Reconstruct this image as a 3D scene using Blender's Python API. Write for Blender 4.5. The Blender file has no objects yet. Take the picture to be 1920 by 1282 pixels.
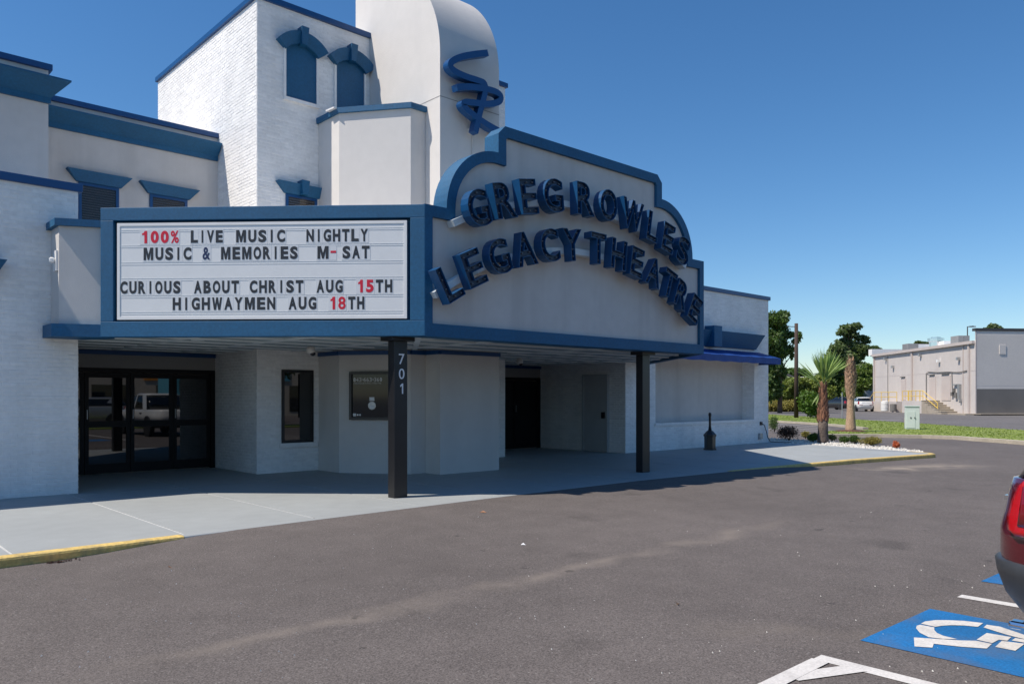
import bpy, math, random
import numpy as np
from mathutils import Vector, Matrix
random.seed(7); rng = np.random.default_rng(11)
scn = bpy.context.scene
COL = scn.collection

# ------------------------------------------------------------------ camera, sky, sun, exposure
FOC, HX, HY = 1468.0, 960.0, 744.0
CAMH = 1.6
TH = math.radians(47.2)
Fv = np.array([math.cos(TH), math.sin(TH), 0.0]); Rv = np.array([math.sin(TH), -math.cos(TH), 0.0])
cam_d = bpy.data.cameras.new('camera'); cam = bpy.data.objects.new('camera', cam_d); COL.objects.link(cam)
cam.location = (0, 0, CAMH)
cam.rotation_euler = (math.pi/2, 0, math.atan2(-Fv[0], Fv[1]))
cam_d.sensor_width = 36.0; cam_d.lens = FOC/1920*36.0
cam_d.shift_y = (HY-641.0)/1920.0
cam_d.clip_start = 0.05; cam_d.clip_end = 3000
scn.camera = cam

SUN = Vector((-0.635, 0.255, 1.0)).normalized()          # direction towards the sun
w = bpy.data.worlds.new('World'); scn.world = w; w.use_nodes = True
wn = w.node_tree.nodes; wl = w.node_tree.links; wn.clear()
sky = wn.new('ShaderNodeTexSky'); sky.sky_type = 'NISHITA'; sky.sun_disc = False
sky.sun_elevation = math.asin(SUN.z); sky.sun_rotation = math.atan2(SUN.x, SUN.y)
sky.air_density = 1.0; sky.dust_density = 0.15; sky.ozone_density = 5.0; sky.altitude = 0
bg = wn.new('ShaderNodeBackground'); bg.inputs[1].default_value = 0.122
wo = wn.new('ShaderNodeOutputWorld'); hs = wn.new('ShaderNodeHueSaturation'); hs.inputs['Saturation'].default_value = 1.20; wl.new(sky.outputs[0], hs.inputs['Color']); wl.new(hs.outputs[0], bg.inputs[0]); wl.new(bg.outputs[0], wo.inputs[0])
sl = bpy.data.lights.new('sun', 'SUN'); sl.energy = 5.0; sl.angle = math.radians(0.5); sl.color = (1.0, 0.91, 0.80)
so = bpy.data.objects.new('sun', sl); COL.objects.link(so); so.location = (0, 0, 30)
so.rotation_euler = SUN.to_track_quat('Z', 'Y').to_euler()
scn.view_settings.view_transform = 'Standard'; scn.view_settings.look = 'None'
scn.view_settings.gamma = 1; scn.view_settings.exposure = 0.10
scn.view_settings.use_curve_mapping = False
scn.render.engine = 'CYCLES'
scn.cycles.max_bounces = 8; scn.cycles.diffuse_bounces = 4; scn.cycles.glossy_bounces = 4
scn.cycles.transmission_bounces = 4; scn.cycles.transparent_max_bounces = 6
scn.cycles.caustics_reflective = False; scn.cycles.caustics_refractive = False
scn.cycles.use_denoising = True

# ------------------------------------------------------------------ surveying helpers (photo measurements turned into world points)
def ray(px, py): return Fv + (px-HX)/FOC*Rv + (HY-py)/FOC*np.array([0, 0, 1.0])
def G(px, py, z=-0.1):
    d = ray(px, py); t = (z-CAMH)/d[2]; return Vector((d[0]*t, d[1]*t, z))
def PY(px, py, Y):
    d = ray(px, py); t = Y/d[1]; return Vector((d[0]*t, Y, CAMH+d[2]*t))
def PF(px, py, F):                                   # at a distance F along the view axis
    d = ray(px, py); return Vector((d[0]*F, d[1]*F, CAMH+d[2]*F))

# ------------------------------------------------------------------ materials
def mat(name, col, rough=0.6, metal=0.0, spec=0.5, bump=None, var=None, streak=None, coat=0.0, island=0.0, trans=0.0, ior=1.5):
    m = bpy.data.materials.new(name); m.use_nodes = True
    n = m.node_tree.nodes; l = m.node_tree.links
    b = n['Principled BSDF']
    b.inputs['Base Color'].default_value = (*col, 1); b.inputs['Roughness'].default_value = rough
    b.inputs['Metallic'].default_value = metal; b.inputs['Specular IOR Level'].default_value = spec
    b.inputs['Coat Weight'].default_value = coat; b.inputs['IOR'].default_value = ior
    b.inputs['Transmission Weight'].default_value = trans
    tc = n.new('ShaderNodeTexCoord'); geo = n.new('ShaderNodeNewGeometry')
    cur = None
    def rgb(c):
        r = n.new('ShaderNodeRGB'); r.outputs[0].default_value = (*c, 1); return r.outputs[0]
    def mix(a, bb, f, mode='MIX'):
        x = n.new('ShaderNodeMix'); x.data_type = 'RGBA'; x.blend_type = mode
        l.new(a, x.inputs[6]); l.new(bb, x.inputs[7])
        if isinstance(f, float): x.inputs[0].default_value = f
        else: l.new(f, x.inputs[0])
        return x.outputs[2]
    if var or island or streak: cur = rgb(col)
    if var:                                           # (scale, amount, dark/light tint)
        for sc, am in var:
            no = n.new('ShaderNodeTexNoise'); no.inputs['Scale'].default_value = sc; no.inputs['Detail'].default_value = 5
            l.new(geo.outputs['Position'], no.inputs['Vector'])
            mr = n.new('ShaderNodeMapRange'); mr.inputs[1].default_value = 0.3; mr.inputs[2].default_value = 0.7
            mr.inputs[3].default_value = 1-am; mr.inputs[4].default_value = 1+am
            l.new(no.outputs['Fac'], mr.inputs[0])
            cur = mix(cur, mr.outputs[0], 1.0, 'MULTIPLY')
    if streak:                                        # rain streaks: noise stretched along z
        mp = n.new('ShaderNodeMapping'); mp.inputs['Scale'].default_value = (streak[0], streak[0], streak[0]*0.07)
        l.new(geo.outputs['Position'], mp.inputs['Vector'])
        no = n.new('ShaderNodeTexNoise'); no.inputs['Scale'].default_value = 1.0; no.inputs['Detail'].default_value = 6
        l.new(mp.outputs[0], no.inputs['Vector'])
        mr = n.new('ShaderNodeMapRange'); mr.inputs[1].default_value = 0.48; mr.inputs[2].default_value = 0.72
        mr.inputs[3].default_value = 0; mr.inputs[4].default_value = streak[1]
        l.new(no.outputs['Fac'], mr.inputs[0])
        cur = mix(cur, rgb(streak[2]), mr.outputs[0])
    if island:
        mr = n.new('ShaderNodeMapRange'); mr.inputs[3].default_value = 1-island; mr.inputs[4].default_value = 1+island
        l.new(geo.outputs['Random Per Island'], mr.inputs[0])
        cur = mix(cur, mr.outputs[0], 1.0, 'MULTIPLY')
    if cur is not None: l.new(cur, b.inputs['Base Color'])
    if bump:                                          # (scale, strength, distance)
        no = n.new('ShaderNodeTexNoise'); no.inputs['Scale'].default_value = bump[0]; no.inputs['Detail'].default_value = 4
        l.new(geo.outputs['Position'], no.inputs['Vector'])
        bp = n.new('ShaderNodeBump'); bp.inputs['Strength'].default_value = bump[1]; bp.inputs['Distance'].default_value = bump[2]
        l.new(no.outputs['Fac'], bp.inputs['Height']); l.new(bp.outputs[0], b.inputs['Normal'])
    return m

M = {}
M['brick'] = mat('painted brick', (0.84, 0.83, 0.81), 0.75, var=[(1.3, .04), (14, .04)], streak=(2.2, .22, (.55, .56, .57)), bump=(60, .5, .005), island=.06)
M['stucco'] = mat('pale stucco', (0.60, 0.575, 0.55), 0.8, var=[(.8, .04), (5, .03)], streak=(2.0, .5, (.43, .41, .39)), bump=(95, .8, .006))
M['stucco_light'] = mat('light stucco', (0.64, 0.615, 0.585), 0.8, var=[(.8, .03), (5, .02)], streak=(1.3, .25, (.53, .515, .50)), bump=(95, .7, .006))
M['blue'] = mat('blue painted stucco', (0.005, 0.093, 0.205), 0.6, var=[(2, .08), (25, .12)], bump=(110, .8, .005))
M['blue_metal'] = mat('blue painted metal', (0.004, 0.06, 0.19), 0.35, var=[(3, .05)])
M['letter_blue'] = mat('blue letter return', (0.005, 0.065, 0.18), 0.38, var=[(6, .1)])
M['letter_face'] = mat('navy letter face', (0.003, 0.011, 0.04), 0.4, var=[(8, .15)])
M['awning'] = mat('royal blue awning cloth', (0.005, 0.048, 0.24), 0.6, var=[(4, .1)], bump=(40, .3, .01))
M['bulb'] = mat('clear bulb', (0.13, 0.14, 0.16), 0.15, spec=0.8)
M['white'] = mat('white paint', (0.78, 0.78, 0.77), 0.4, var=[(4, .03)])
M['board'] = mat('white sign acrylic', (0.74, 0.75, 0.75), 0.32, var=[(2, .02), (9, .015)])
M['tile'] = mat('letter tile', (0.69, 0.70, 0.71), 0.18)
M['print_black'] = mat('black letter', (0.03, 0.03, 0.033), 0.4, island=.1)
M['print_dkblue'] = mat('dark blue letter', (0.02, 0.03, 0.09), 0.4)
M['print_red'] = mat('red letter', (0.62, 0.012, 0.035), 0.4)
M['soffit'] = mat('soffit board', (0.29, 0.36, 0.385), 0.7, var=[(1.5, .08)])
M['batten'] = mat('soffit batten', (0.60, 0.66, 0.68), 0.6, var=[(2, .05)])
M['black'] = mat('black steel', (0.012, 0.012, 0.014), 0.35, var=[(5, .15)], bump=(40, .2, .004))
M['door_black'] = mat('black door', (0.004, 0.004, 0.005), 0.5, spec=.3)
M['glass'] = mat('dark tinted glass', (0.004, 0.005, 0.007), 0.015, spec=.8, ior=1.62)
M['blind'] = mat('window blind', (0.10, 0.07, 0.05), 0.6)
M['blind_light'] = mat('tan window blind', (0.35, 0.22, 0.12), 0.6)
M['panel_grey'] = mat('grey header panel', (0.28, 0.27, 0.26), 0.8, bump=(90, .5, .004))
M['door_grey'] = mat('grey steel door', (0.46, 0.47, 0.47), 0.45, var=[(3, .04)])
M['slab'] = mat('blue grey painted concrete', (0.335, 0.355, 0.355), 0.6, var=[(.7, .05), (4, .04), (45, .035)], streak=None, bump=(60, .25, .003))
M['joint'] = mat('joint sealant', (0.50, 0.51, 0.50), 0.8, var=[(8, .1)])
M['kerb_yellow'] = mat('worn yellow kerb paint', (0.66, 0.47, 0.15), 0.7, var=[(3, .12), (22, .2)], streak=(9, .5, (.25, .22, .15)), bump=(50, .6, .01))
M['kerb'] = mat('pale concrete kerb', (0.42, 0.37, 0.29), 0.85, var=[(2, .12), (15, .1)], bump=(40, .4, .01))
M['line_white'] = mat('white road paint', (0.62, 0.60, 0.57), 0.7, streak=(5, .35, (.30, .28, .26)), var=[(2, .05), (60, .13)], bump=(120, .5, .003))
M['line_blue'] = mat('blue road paint', (0.008, 0.135, 0.36), 0.7, streak=(2.6, .5, (.10, .12, .16)), var=[(1.5, .12), (70, .25)], bump=(120, .6, .004))
M['grass'] = mat('mown grass', (0.19, 0.24, 0.045), 0.9, var=[(.5, .25), (3, .2), (30, .25)], bump=(40, .8, .03))
M['gravel'] = mat('white gravel', (0.62, 0.60, 0.55), 0.85, island=.25)
M['earth'] = mat('red brown mulch', (0.10, 0.05, 0.03), 0.95, var=[(10, .3)])
M['beige_block'] = mat('beige painted block', (0.55, 0.505, 0.475), 0.8, var=[(.4, .05), (3, .03)], streak=(.8, .3, (.42, .38, .36)), bump=(15, .4, .02))
M['beige_trim'] = mat('beige trim', (0.52, 0.455, 0.42), 0.6, var=[(1, .05)])
M['shade_block'] = mat('taupe painted block', (0.64, 0.60, 0.56), 0.85, var=[(.3, .04), (6, .03)], bump=(15, .4, .02))
M['dark_block'] = mat('dark grey dado block', (0.17, 0.16, 0.15), 0.85, var=[(.5, .1)], bump=(15, .4, .02))
M['dark_metal'] = mat('dark bronze metal', (0.05, 0.047, 0.047), 0.5)
M['galv'] = mat('galvanised metal', (0.45, 0.45, 0.45), 0.4, metal=.6, var=[(2, .1)])
M['hvac'] = mat('grey unit casing', (0.22, 0.22, 0.22), 0.6, var=[(2, .1)])
M['roof_white'] = mat('white roof membrane', (0.80, 0.79, 0.77), 0.6)
M['yellow'] = mat('yellow handrail paint', (0.75, 0.52, 0.09), 0.5)
M['concrete'] = mat('stained concrete', (0.36, 0.31, 0.25), 0.9, var=[(2, .15), (12, .1)])
M['cabinet'] = mat('pale green cabinet', (0.62, 0.68, 0.64), 0.5, var=[(2, .04)])
M['plastic_white'] = mat('white plastic drum', (0.72, 0.71, 0.68), 0.5)
M['bark'] = mat('brown bark', (0.09, 0.055, 0.035), 0.9, var=[(6, .3)], bump=(15, .8, .04))
M['palm_bark'] = mat('tan palm trunk', (0.42, 0.28, 0.185), 0.9, var=[(3, .15), (20, .25)], bump=(18, 1., .04))
M['palm_bark_dark'] = mat('grey palm trunk', (0.13, 0.10, 0.085), 0.9, var=[(3, .2), (25, .3)], bump=(18, 1., .04))
M['palm_boot'] = mat('straw palm boots', (0.38, 0.24, 0.15), 0.85, island=.35)
M['palm_boot_red'] = mat('rusty palm boots', (0.27, 0.13, 0.075), 0.85, island=.4)
M['pole'] = mat('creosoted pole', (0.055, 0.033, 0.025), 0.8, var=[(4, .2)])
def leafmat(name, col, isl=.4):
    m = mat(name, col, 0.55, island=isl, var=[(.6, .15)])
    b = m.node_tree.nodes['Principled BSDF']
    b.inputs['Transmission Weight'].default_value = 0
    tr = m.node_tree.nodes.new('ShaderNodeBsdfTranslucent'); tr.inputs[0].default_value = (col[0]*1.6, col[1]*1.7, col[2]*.8, 1)
    mx = m.node_tree.nodes.new('ShaderNodeMixShader'); mx.inputs[0].default_value = .3
    out = m.node_tree.nodes['Material Output']
    m.node_tree.links.new(b.outputs[0], mx.inputs[1]); m.node_tree.links.new(tr.outputs[0], mx.inputs[2]); m.node_tree.links.new(mx.outputs[0], out.inputs[0])
    return m
M['leaf_dark'] = leafmat('dark green leaves', (0.075, 0.13, 0.028))
M['leaf_pine'] = leafmat('pine needles', (0.11, 0.155, 0.055))
M['leaf_mid'] = leafmat('mid green leaves', (0.13, 0.19, 0.035))
M['leaf_light'] = leafmat('yellow green leaves', (0.21, 0.26, 0.06))
M['leaf_shrub'] = leafmat('glossy shrub leaves', (0.085, 0.155, 0.022))
M['leaf_red'] = leafmat('reddish shrub leaves', (0.10, 0.045, 0.03))
M['leaf_orange'] = leafmat('orange leaves', (0.50, 0.13, 0.05))
M['leaf_olive'] = leafmat('olive and rust leaves', (0.25, 0.22, 0.06))
M['frond'] = leafmat('palm frond', (0.24, 0.34, 0.10), .25)
M['car_red'] = mat('dark cherry car paint', (0.075, 0.002, 0.007), 0.22, coat=1.0, spec=.6)
M['car_white'] = mat('white car paint', (0.75, 0.75, 0.74), 0.3, coat=.8)
M['car_silver'] = mat('silver car paint', (0.42, 0.42, 0.43), 0.3, metal=.5, coat=.8)
M['car_dark'] = mat('black car paint', (0.015, 0.016, 0.02), 0.25, coat=.8)
M['car_blue'] = mat('sky blue painted van body', (0.10, 0.36, 0.48), 0.4)
M['cladding'] = mat('dark grey bumper cladding', (0.035, 0.038, 0.043), 0.42, var=[(20, .08)])
M['glass_dark'] = mat('ticket window glass', (0.006, 0.014, 0.022), 0.06, spec=.35)
M['car_glass'] = mat('car glass', (0.006, 0.008, 0.01), 0.03, spec=.9)
M['tyre'] = mat('tyre rubber', (0.015, 0.015, 0.016), 0.85)
M['rim'] = mat('alloy rim', (0.35, 0.35, 0.36), 0.3, metal=.9)
M['chrome'] = mat('chrome', (0.7, 0.7, 0.72), 0.08, metal=1.0)
M['taillight'] = mat('red tail lamp lens', (0.42, 0.002, 0.006), 0.08, coat=1.0, bump=(220, .5, .004))
M['taillight_dark'] = mat('dark red lamp lens', (0.16, 0.002, 0.005), 0.08, coat=1.0)
M['headlight'] = mat('head lamp lens', (0.6, 0.62, 0.64), 0.1, coat=1.0)
M['house_wall'] = mat('cream siding', (0.50, 0.44, 0.36), 0.7, var=[(1, .05)])
M['house_roof'] = mat('grey shingle', (0.16, 0.15, 0.15), 0.85, var=[(2, .2)])
M['orange_paint'] = mat('orange painted panel', (0.65, 0.25, 0.03), 0.6)
M['red_sign'] = mat('red sign face', (0.5, 0.02, 0.02), 0.5)
M['rubber'] = mat('black rubber cable', (0.015, 0.015, 0.016), 0.6)
M['frost'] = mat('brushed metal numerals', (0.78, 0.79, 0.80), 0.45)
M['vinyl'] = mat('pale window vinyl', (0.78, 0.79, 0.80), 0.5)
M['ivory'] = mat('ivory camera housing', (0.62, 0.60, 0.56), 0.4)
M['leaf_litter'] = mat('dry leaf litter', (0.32, 0.17, 0.10), 0.9, island=.3)

# asphalt: fine aggregate, wear seams and stains with their own shape
def asphalt(name, base, far=False):
    m = bpy.data.materials.new(name); m.use_nodes = True
    n = m.node_tree.nodes; l = m.node_tree.links; b = n['Principled BSDF']
    b.inputs['Roughness'].default_value = .85; b.inputs['Specular IOR Level'].default_value = .3
    geo = n.new('ShaderNodeNewGeometry')
    def noise(sc, det=4, rough=.5, vec=None):
        x = n.new('ShaderNodeTexNoise'); x.inputs['Scale'].default_value = sc; x.inputs['Detail'].default_value = det; x.inputs['Roughness'].default_value = rough
        l.new(vec or geo.outputs['Position'], x.inputs['Vector']); return x.outputs['Fac']
    def mr(v, a, bb, c, d):
        x = n.new('ShaderNodeMapRange'); l.new(v, x.inputs[0])
        for i, k in zip((1, 2, 3, 4), (a, bb, c, d)): x.inputs[i].default_value = k
        return x.outputs[0]
    def mix(a, bb, f, mode='MIX'):
        x = n.new('ShaderNodeMix'); x.data_type = 'RGBA'; x.blend_type = mode
        for s_, v in ((6, a), (7, bb)):
            if isinstance(v, tuple): x.inputs[s_].default_value = (*v, 1)
            else: l.new(v, x.inputs[s_])
        if isinstance(f, float): x.inputs[0].default_value = f
        else: l.new(f, x.inputs[0])
        return x.outputs[2]
    def math_(op, a, bb=None):
        x = n.new('ShaderNodeMath'); x.operation = op
        for i, v in enumerate((a, bb)):
            if v is None: continue
            if isinstance(v, float): x.inputs[i].default_value = v
            else: l.new(v, x.inputs[i])
        return x.outputs[0]
    c = mix(base, mr(noise(.25, 5), .3, .7, .90, 1.12), 1.0, 'MULTIPLY')
    c = mix(c, mr(noise(2.2, 6), .3, .7, .92, 1.08), 1.0, 'MULTIPLY')
    c = mix(c, mr(noise(95, 3, .7), .32, .68, .45, 1.6), 1.0, 'MULTIPLY')
    if not far:
        vo = n.new('ShaderNodeTexVoronoi'); vo.inputs['Scale'].default_value = 55; l.new(geo.outputs['Position'], vo.inputs['Vector'])
        sp = n.new('ShaderNodeSeparateColor'); l.new(vo.outputs['Color'], sp.inputs[0])
        c = mix(c, (.34, .32, .30), math_('MULTIPLY', mr(sp.outputs[0], .92, .95, 0, .45), mr(vo.outputs['Distance'], .25, .45, 1, 0)))
        # tan sandy seam running across the lot
        sx = n.new('ShaderNodeSeparateXYZ'); l.new(geo.outputs['Position'], sx.inputs[0])
        X, Y = sx.outputs[0], sx.outputs[1]
        def seam(x0, y0, x1, y1, wid, amt):
            dx, dy = x1-x0, y1-y0; L = math.hypot(dx, dy)
            d = math_('ADD', math_('MULTIPLY', math_('ADD', X, -x0), -dy/L), math_('MULTIPLY', math_('ADD', Y, -y0), dx/L))
            d = math_('ADD', d, mr(noise(1.1, 5), .2, .8, -.22, .22))
            a = math_('ABSOLUTE', d)
            al = math_('ADD', math_('MULTIPLY', math_('ADD', X, -x0), dx/L), math_('MULTIPLY', math_('ADD', Y, -y0), dy/L))
            ends = math_('MULTIPLY', mr(al, -.8, .4, 0, 1), mr(al, L-.4, L+.8, 1, 0))
            return math_('MULTIPLY', math_('MULTIPLY', ends, mr(a, 0, wid, 1, 0)), mr(noise(1.7, 6), .40, .60, .12, amt))
        p, q = G(330, 1232), G(1440, 985)
        c = mix(c, (.24, .205, .175), seam(p.x, p.y, q.x, q.y, .22, .6))
        p, q = G(1620, 1195), G(1420, 1180)
        c = mix(c, (.20, .17, .14), seam(p.x, p.y, q.x, q.y, .3, .5))
        p, q = G(1640, 880), G(1800, 872)
        c = mix(c, (.34, .29, .235), seam(p.x, p.y, q.x, q.y, .75, .75))
        c = mix(c, (.035, .032, .03), mr(noise(.9, 3), .66, .74, 0, .3))
        c = mix(c, (.03, .028, .027), mr(noise(3.3, 4), .70, .74, 0, .55))
    l.new(c, b.inputs['Base Color'])
    bp = n.new('ShaderNodeBump'); bp.inputs['Strength'].default_value = .8; bp.inputs['Distance'].default_value = .006
    l.new(noise(95, 3, .7), bp.inputs['Height']); l.new(bp.outputs[0], b.inputs['Normal'])
    return m
M['asphalt'] = asphalt('dark aggregate asphalt', (.122, .107, .100))
M['asphalt_far'] = asphalt('grey road asphalt', (.140, .131, .128), True)

# ------------------------------------------------------------------ mesh helpers
class MB:
    def __init__(s): s.v = []; s.f = []
    def add(s, vs, fs):
        o = len(s.v); s.v += [tuple(v) for v in vs]; s.f += [tuple(i+o for i in f) for f in fs]; return s
    def box(s, x0, x1, y0, y1, z0, z1):
        return s.add([(x0,y0,z0),(x1,y0,z0),(x1,y1,z0),(x0,y1,z0),(x0,y0,z1),(x1,y0,z1),(x1,y1,z1),(x0,y1,z1)],
                     [(0,3,2,1),(4,5,6,7),(0,1,5,4),(1,2,6,5),(2,3,7,6),(3,0,4,7)])
    def obox(s, o, a, b, c):                          # corner and three edge vectors
        o, a, b, c = map(Vector, (o, a, b, c))
        if a.cross(b).dot(c) < 0: a, b = b, a
        return s.add([o, o+a, o+a+b, o+b, o+c, o+a+c, o+a+b+c, o+b+c], [(0,3,2,1),(4,5,6,7),(0,1,5,4),(1,2,6,5),(2,3,7,6),(3,0,4,7)])
    def prism(s, poly, d, close=True):                # 3-D outline swept by d
        p = [Vector(q) for q in poly]; n = len(p); d = Vector(d)
        nrm = Vector((0,0,0))
        for i in range(n): nrm += p[i].cross(p[(i+1) % n])
        if nrm.dot(d) < 0: p.reverse()
        fs = [tuple(reversed(range(n))), tuple(range(n, 2*n))] if close else []
        fs += [(i, (i+1) % n, n+(i+1) % n, n+i) for i in range(n)]
        return s.add(p+[q+d for q in p], fs)
    def flat(s, poly, z0, z1): return s.prism([(x, y, z0) for x, y in [q[:2] for q in poly]], (0, 0, z1-z0))
    def tube(s, pts, r, n=8, r2=None, cap=True):
        pts = [Vector(p) for p in pts]; rs = []
        for i in range(len(pts)):
            t = i/(len(pts)-1); rr = r[i] if isinstance(r, (list, tuple)) else (r if r2 is None else r+(r2-r)*t)
            rs.append(rr)
        o = len(s.v); u = None
        for i, p in enumerate(pts):
            d = (pts[min(i+1, len(pts)-1)]-pts[max(i-1, 0)]).normalized()
            if u is None: u = d.cross(Vector((0, 0, 1)) if abs(d.z) < .9 else Vector((1, 0, 0))).normalized()
            u = (u-d*u.dot(d)).normalized(); v = d.cross(u)
            s.v += [tuple(p+(u*math.cos(a)+v*math.sin(a))*rs[i]) for a in [2*math.pi*k/n for k in range(n)]]
        for i in range(len(pts)-1):
            for k in range(n):
                a = o+i*n+k; b = o+i*n+(k+1) % n; s.f.append((a, b, b+n, a+n))
        if cap: s.f.append(tuple(o+k for k in reversed(range(n)))); s.f.append(tuple(o+(len(pts)-1)*n+k for k in range(n)))
        return s
    def lathe(s, prof, c=(0,0,0), n=16, axis='z'):
        o = len(s.v)
        for r, z in prof:
            for k in range(n):
                a = 2*math.pi*k/n; x, y = r*math.cos(a), r*math.sin(a)
                s.v.append((c[0]+x, c[1]+y, c[2]+z) if axis == 'z' else (c[0]+x, c[1]-z, c[2]+y))
        for i in range(len(prof)-1):
            for k in range(n): a = o+i*n+k; b = o+i*n+(k+1) % n; s.f.append((a, b, b+n, a+n))
        s.f.append(tuple(o+k for k in reversed(range(n)))); s.f.append(tuple(o+(len(prof)-1)*n+k for k in range(n)))
        return s
    def mesh(s, name, m, smooth=False):
        me = bpy.data.meshes.new(name); me.from_pydata(s.v, [], s.f)
        if m: me.materials.append(m)
        if smooth: me.polygons.foreach_set('use_smooth', [True]*len(me.polygons))
        me.update(); return me
    def build(s, name, m, parent=None, smooth=False, bevel=0, **props):
        me = s.mesh(name, M[m] if isinstance(m, str) else m, smooth)
        o = bpy.data.objects.new(name, me); COL.objects.link(o)
        if parent is not None:
            o.parent = parent
            base = Vector(parent.get('_w', (0, 0, 0)))
            if base.length: me.transform(Matrix.Translation(-base))
            o['_w'] = tuple(base)
        else: o['_w'] = (0.0, 0.0, 0.0)
        if bevel:
            b = o.modifiers.new('bevel', 'BEVEL'); b.width = bevel; b.segments = 2; b.limit_method = 'ANGLE'; b.harden_normals = False
        for k, v in props.items(): o[k] = v
        return o
def part_at(name, me, parent, loc, rot=None):
    o = bpy.data.objects.new(name, me); COL.objects.link(o); o.parent = parent; o.location = loc
    if rot is not None: o.rotation_euler = rot
    o['_w'] = (0.0, 0.0, 0.0)
    return o
def thing(name, label, cat, loc=(0, 0, 0), group=None, rz=0.0):
    o = bpy.data.objects.new(name, None); COL.objects.link(o); o.location = loc; o.rotation_euler = (0, 0, rz)
    o.empty_display_size = .2
    o['label'] = label; o['category'] = cat; o['_w'] = tuple(loc) if rz == 0 else (0.0, 0.0, 0.0)
    if group: o['group'] = group
    return o
def tag(o, label, cat, group=None):
    o['label'] = label; o['category'] = cat
    if group: o['group'] = group
    return o
def struct(o): o['kind'] = 'structure'; return o
def copy_tree(o, parent=None):
    c = o.copy(); COL.objects.link(c)
    if parent is not None: c.parent = parent
    for ch in list(o.children): copy_tree(ch, c)
    return c

# ------------------------------------------------------------------ glyphs (built-in font), cached as 2-D loops and flat fills
GL = {}
def cache_glyphs(chars, off, key):
    objs = []
    for ch in chars:
        cu = bpy.data.curves.new('g', 'FONT'); cu.body = ch; cu.size = 1; cu.offset = off; cu.resolution_u = 5
        o = bpy.data.objects.new('g', cu); COL.objects.link(o); objs.append((ch, o))
    dg = bpy.context.evaluated_depsgraph_get()
    for ch, o in objs:
        ev = o.evaluated_get(dg); me = ev.to_mesh()
        co = np.array([v.co[:] for v in me.vertices]); fs = [tuple(p.vertices) for p in me.polygons]
        nz = sum(p.normal.z for p in me.polygons)
        if nz < 0: fs = [tuple(reversed(f)) for f in fs]
        ed = {}
        for f in fs:
            for i in range(len(f)): ed[(f[i], f[(i+1) % len(f)])] = 1
        nxt = {a: b for (a, b) in ed if (b, a) not in ed}
        loops = []; seen = set()
        for a in list(nxt):
            if a in seen: continue
            lp = []; c = a
            while c not in seen and c in nxt: seen.add(c); lp.append(c); c = nxt[c]
            if len(lp) > 2: loops.append(lp)
        mn = co[:, :2].min(0); mx = co[:, :2].max(0)
        GL[(key, ch)] = (co[:, :2]-mn, mx-mn, fs, loops)
        ev.to_mesh_clear()
    for ch, o in objs:
        cu = o.data; bpy.data.objects.remove(o); bpy.data.curves.remove(cu)
cache_glyphs('GREOWLSACYTH', .028, 'chan')
cache_glyphs('100%LIVEMUSCNGHTYORA&WB-58', .046, 'bold')
cache_glyphs('%&8', .022, 'bold')
cache_glyphs('7018436-GREOWLSACYTHM.', 0.0, 'thin')
def custom_glyph(key, ch, outer):
    from mathutils.geometry import tessellate_polygon as tp
    co = np.array(outer, float); ar = sum(a[0]*b[1]-b[0]*a[1] for a, b in zip(outer, outer[1:]+outer[:1]))
    if ar < 0: co = co[::-1]
    mn, mx = co.min(0), co.max(0); fs = []
    for t in tp([[Vector((x, y, 0)) for x, y in co]]):
        a, b, c = co[list(t)]
        fs.append(tuple(t) if (b[0]-a[0])*(c[1]-a[1])-(b[1]-a[1])*(c[0]-a[0]) > 0 else tuple(t)[::-1])
    GL[(key, ch)] = (co-mn, mx-mn, fs, [list(range(len(co)))])
for key_, t_ in (('bold', .25), ('thin', .17)):
    custom_glyph(key_, 'M', [(0, 0), (0, 1), (t_*1.25, 1), (.5, .45), (1-t_*1.25, 1), (1, 1), (1, 0), (1-t_, 0), (1-t_, .62), (.5+t_*.35, .02), (.5-t_*.35, .02), (t_, .62), (t_, 0)])
custom_glyph('bold', 'W', [(.18, 0), (0, 1), (.19, 1), (.30, .38), (.41, 1), (.59, 1), (.70, .38), (.81, 1), (1, 1), (.82, 0), (.61, 0), (.5, .56), (.39, 0)])
custom_glyph('bold', '1', [(.45, 0), (.45, .68), (0, .66), (0, .80), (.30, .84), (.52, 1), (1, 1), (1, 0)])
custom_glyph('thin', '1', [(.62, 0), (.62, .80), (.10, .66), (.0, .80), (.66, 1), (1, 1), (1, 0)])
def glyph_mb(mb, key, ch, o, ex, ez, wd, ht, nrm, depth):
    """solid letter: fill scaled to wd x ht, front face standing 'depth' along nrm from o"""
    co, sz, fs, loops = GL[(key, ch)]
    o, ex, ez, nrm = map(Vector, (o, ex, ez, nrm))
    sx, sz_ = wd/sz[0], ht/sz[1]
    P = [o+ex*(c[0]*sx)+ez*(c[1]*sz_) for c in co]
    n = len(P); flip = ex.cross(ez).dot(nrm) < 0
    vs = [p+nrm*depth for p in P]+P
    F = [tuple(reversed(f)) if flip else f for f in fs]
    for lp in loops:
        for i in range(len(lp)):
            a, b = lp[i], lp[(i+1) % len(lp)]
            F.append((a, a+n, b+n, b) if not flip else (a, b, b+n, a+n))
    mb.add(vs, F)

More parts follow.
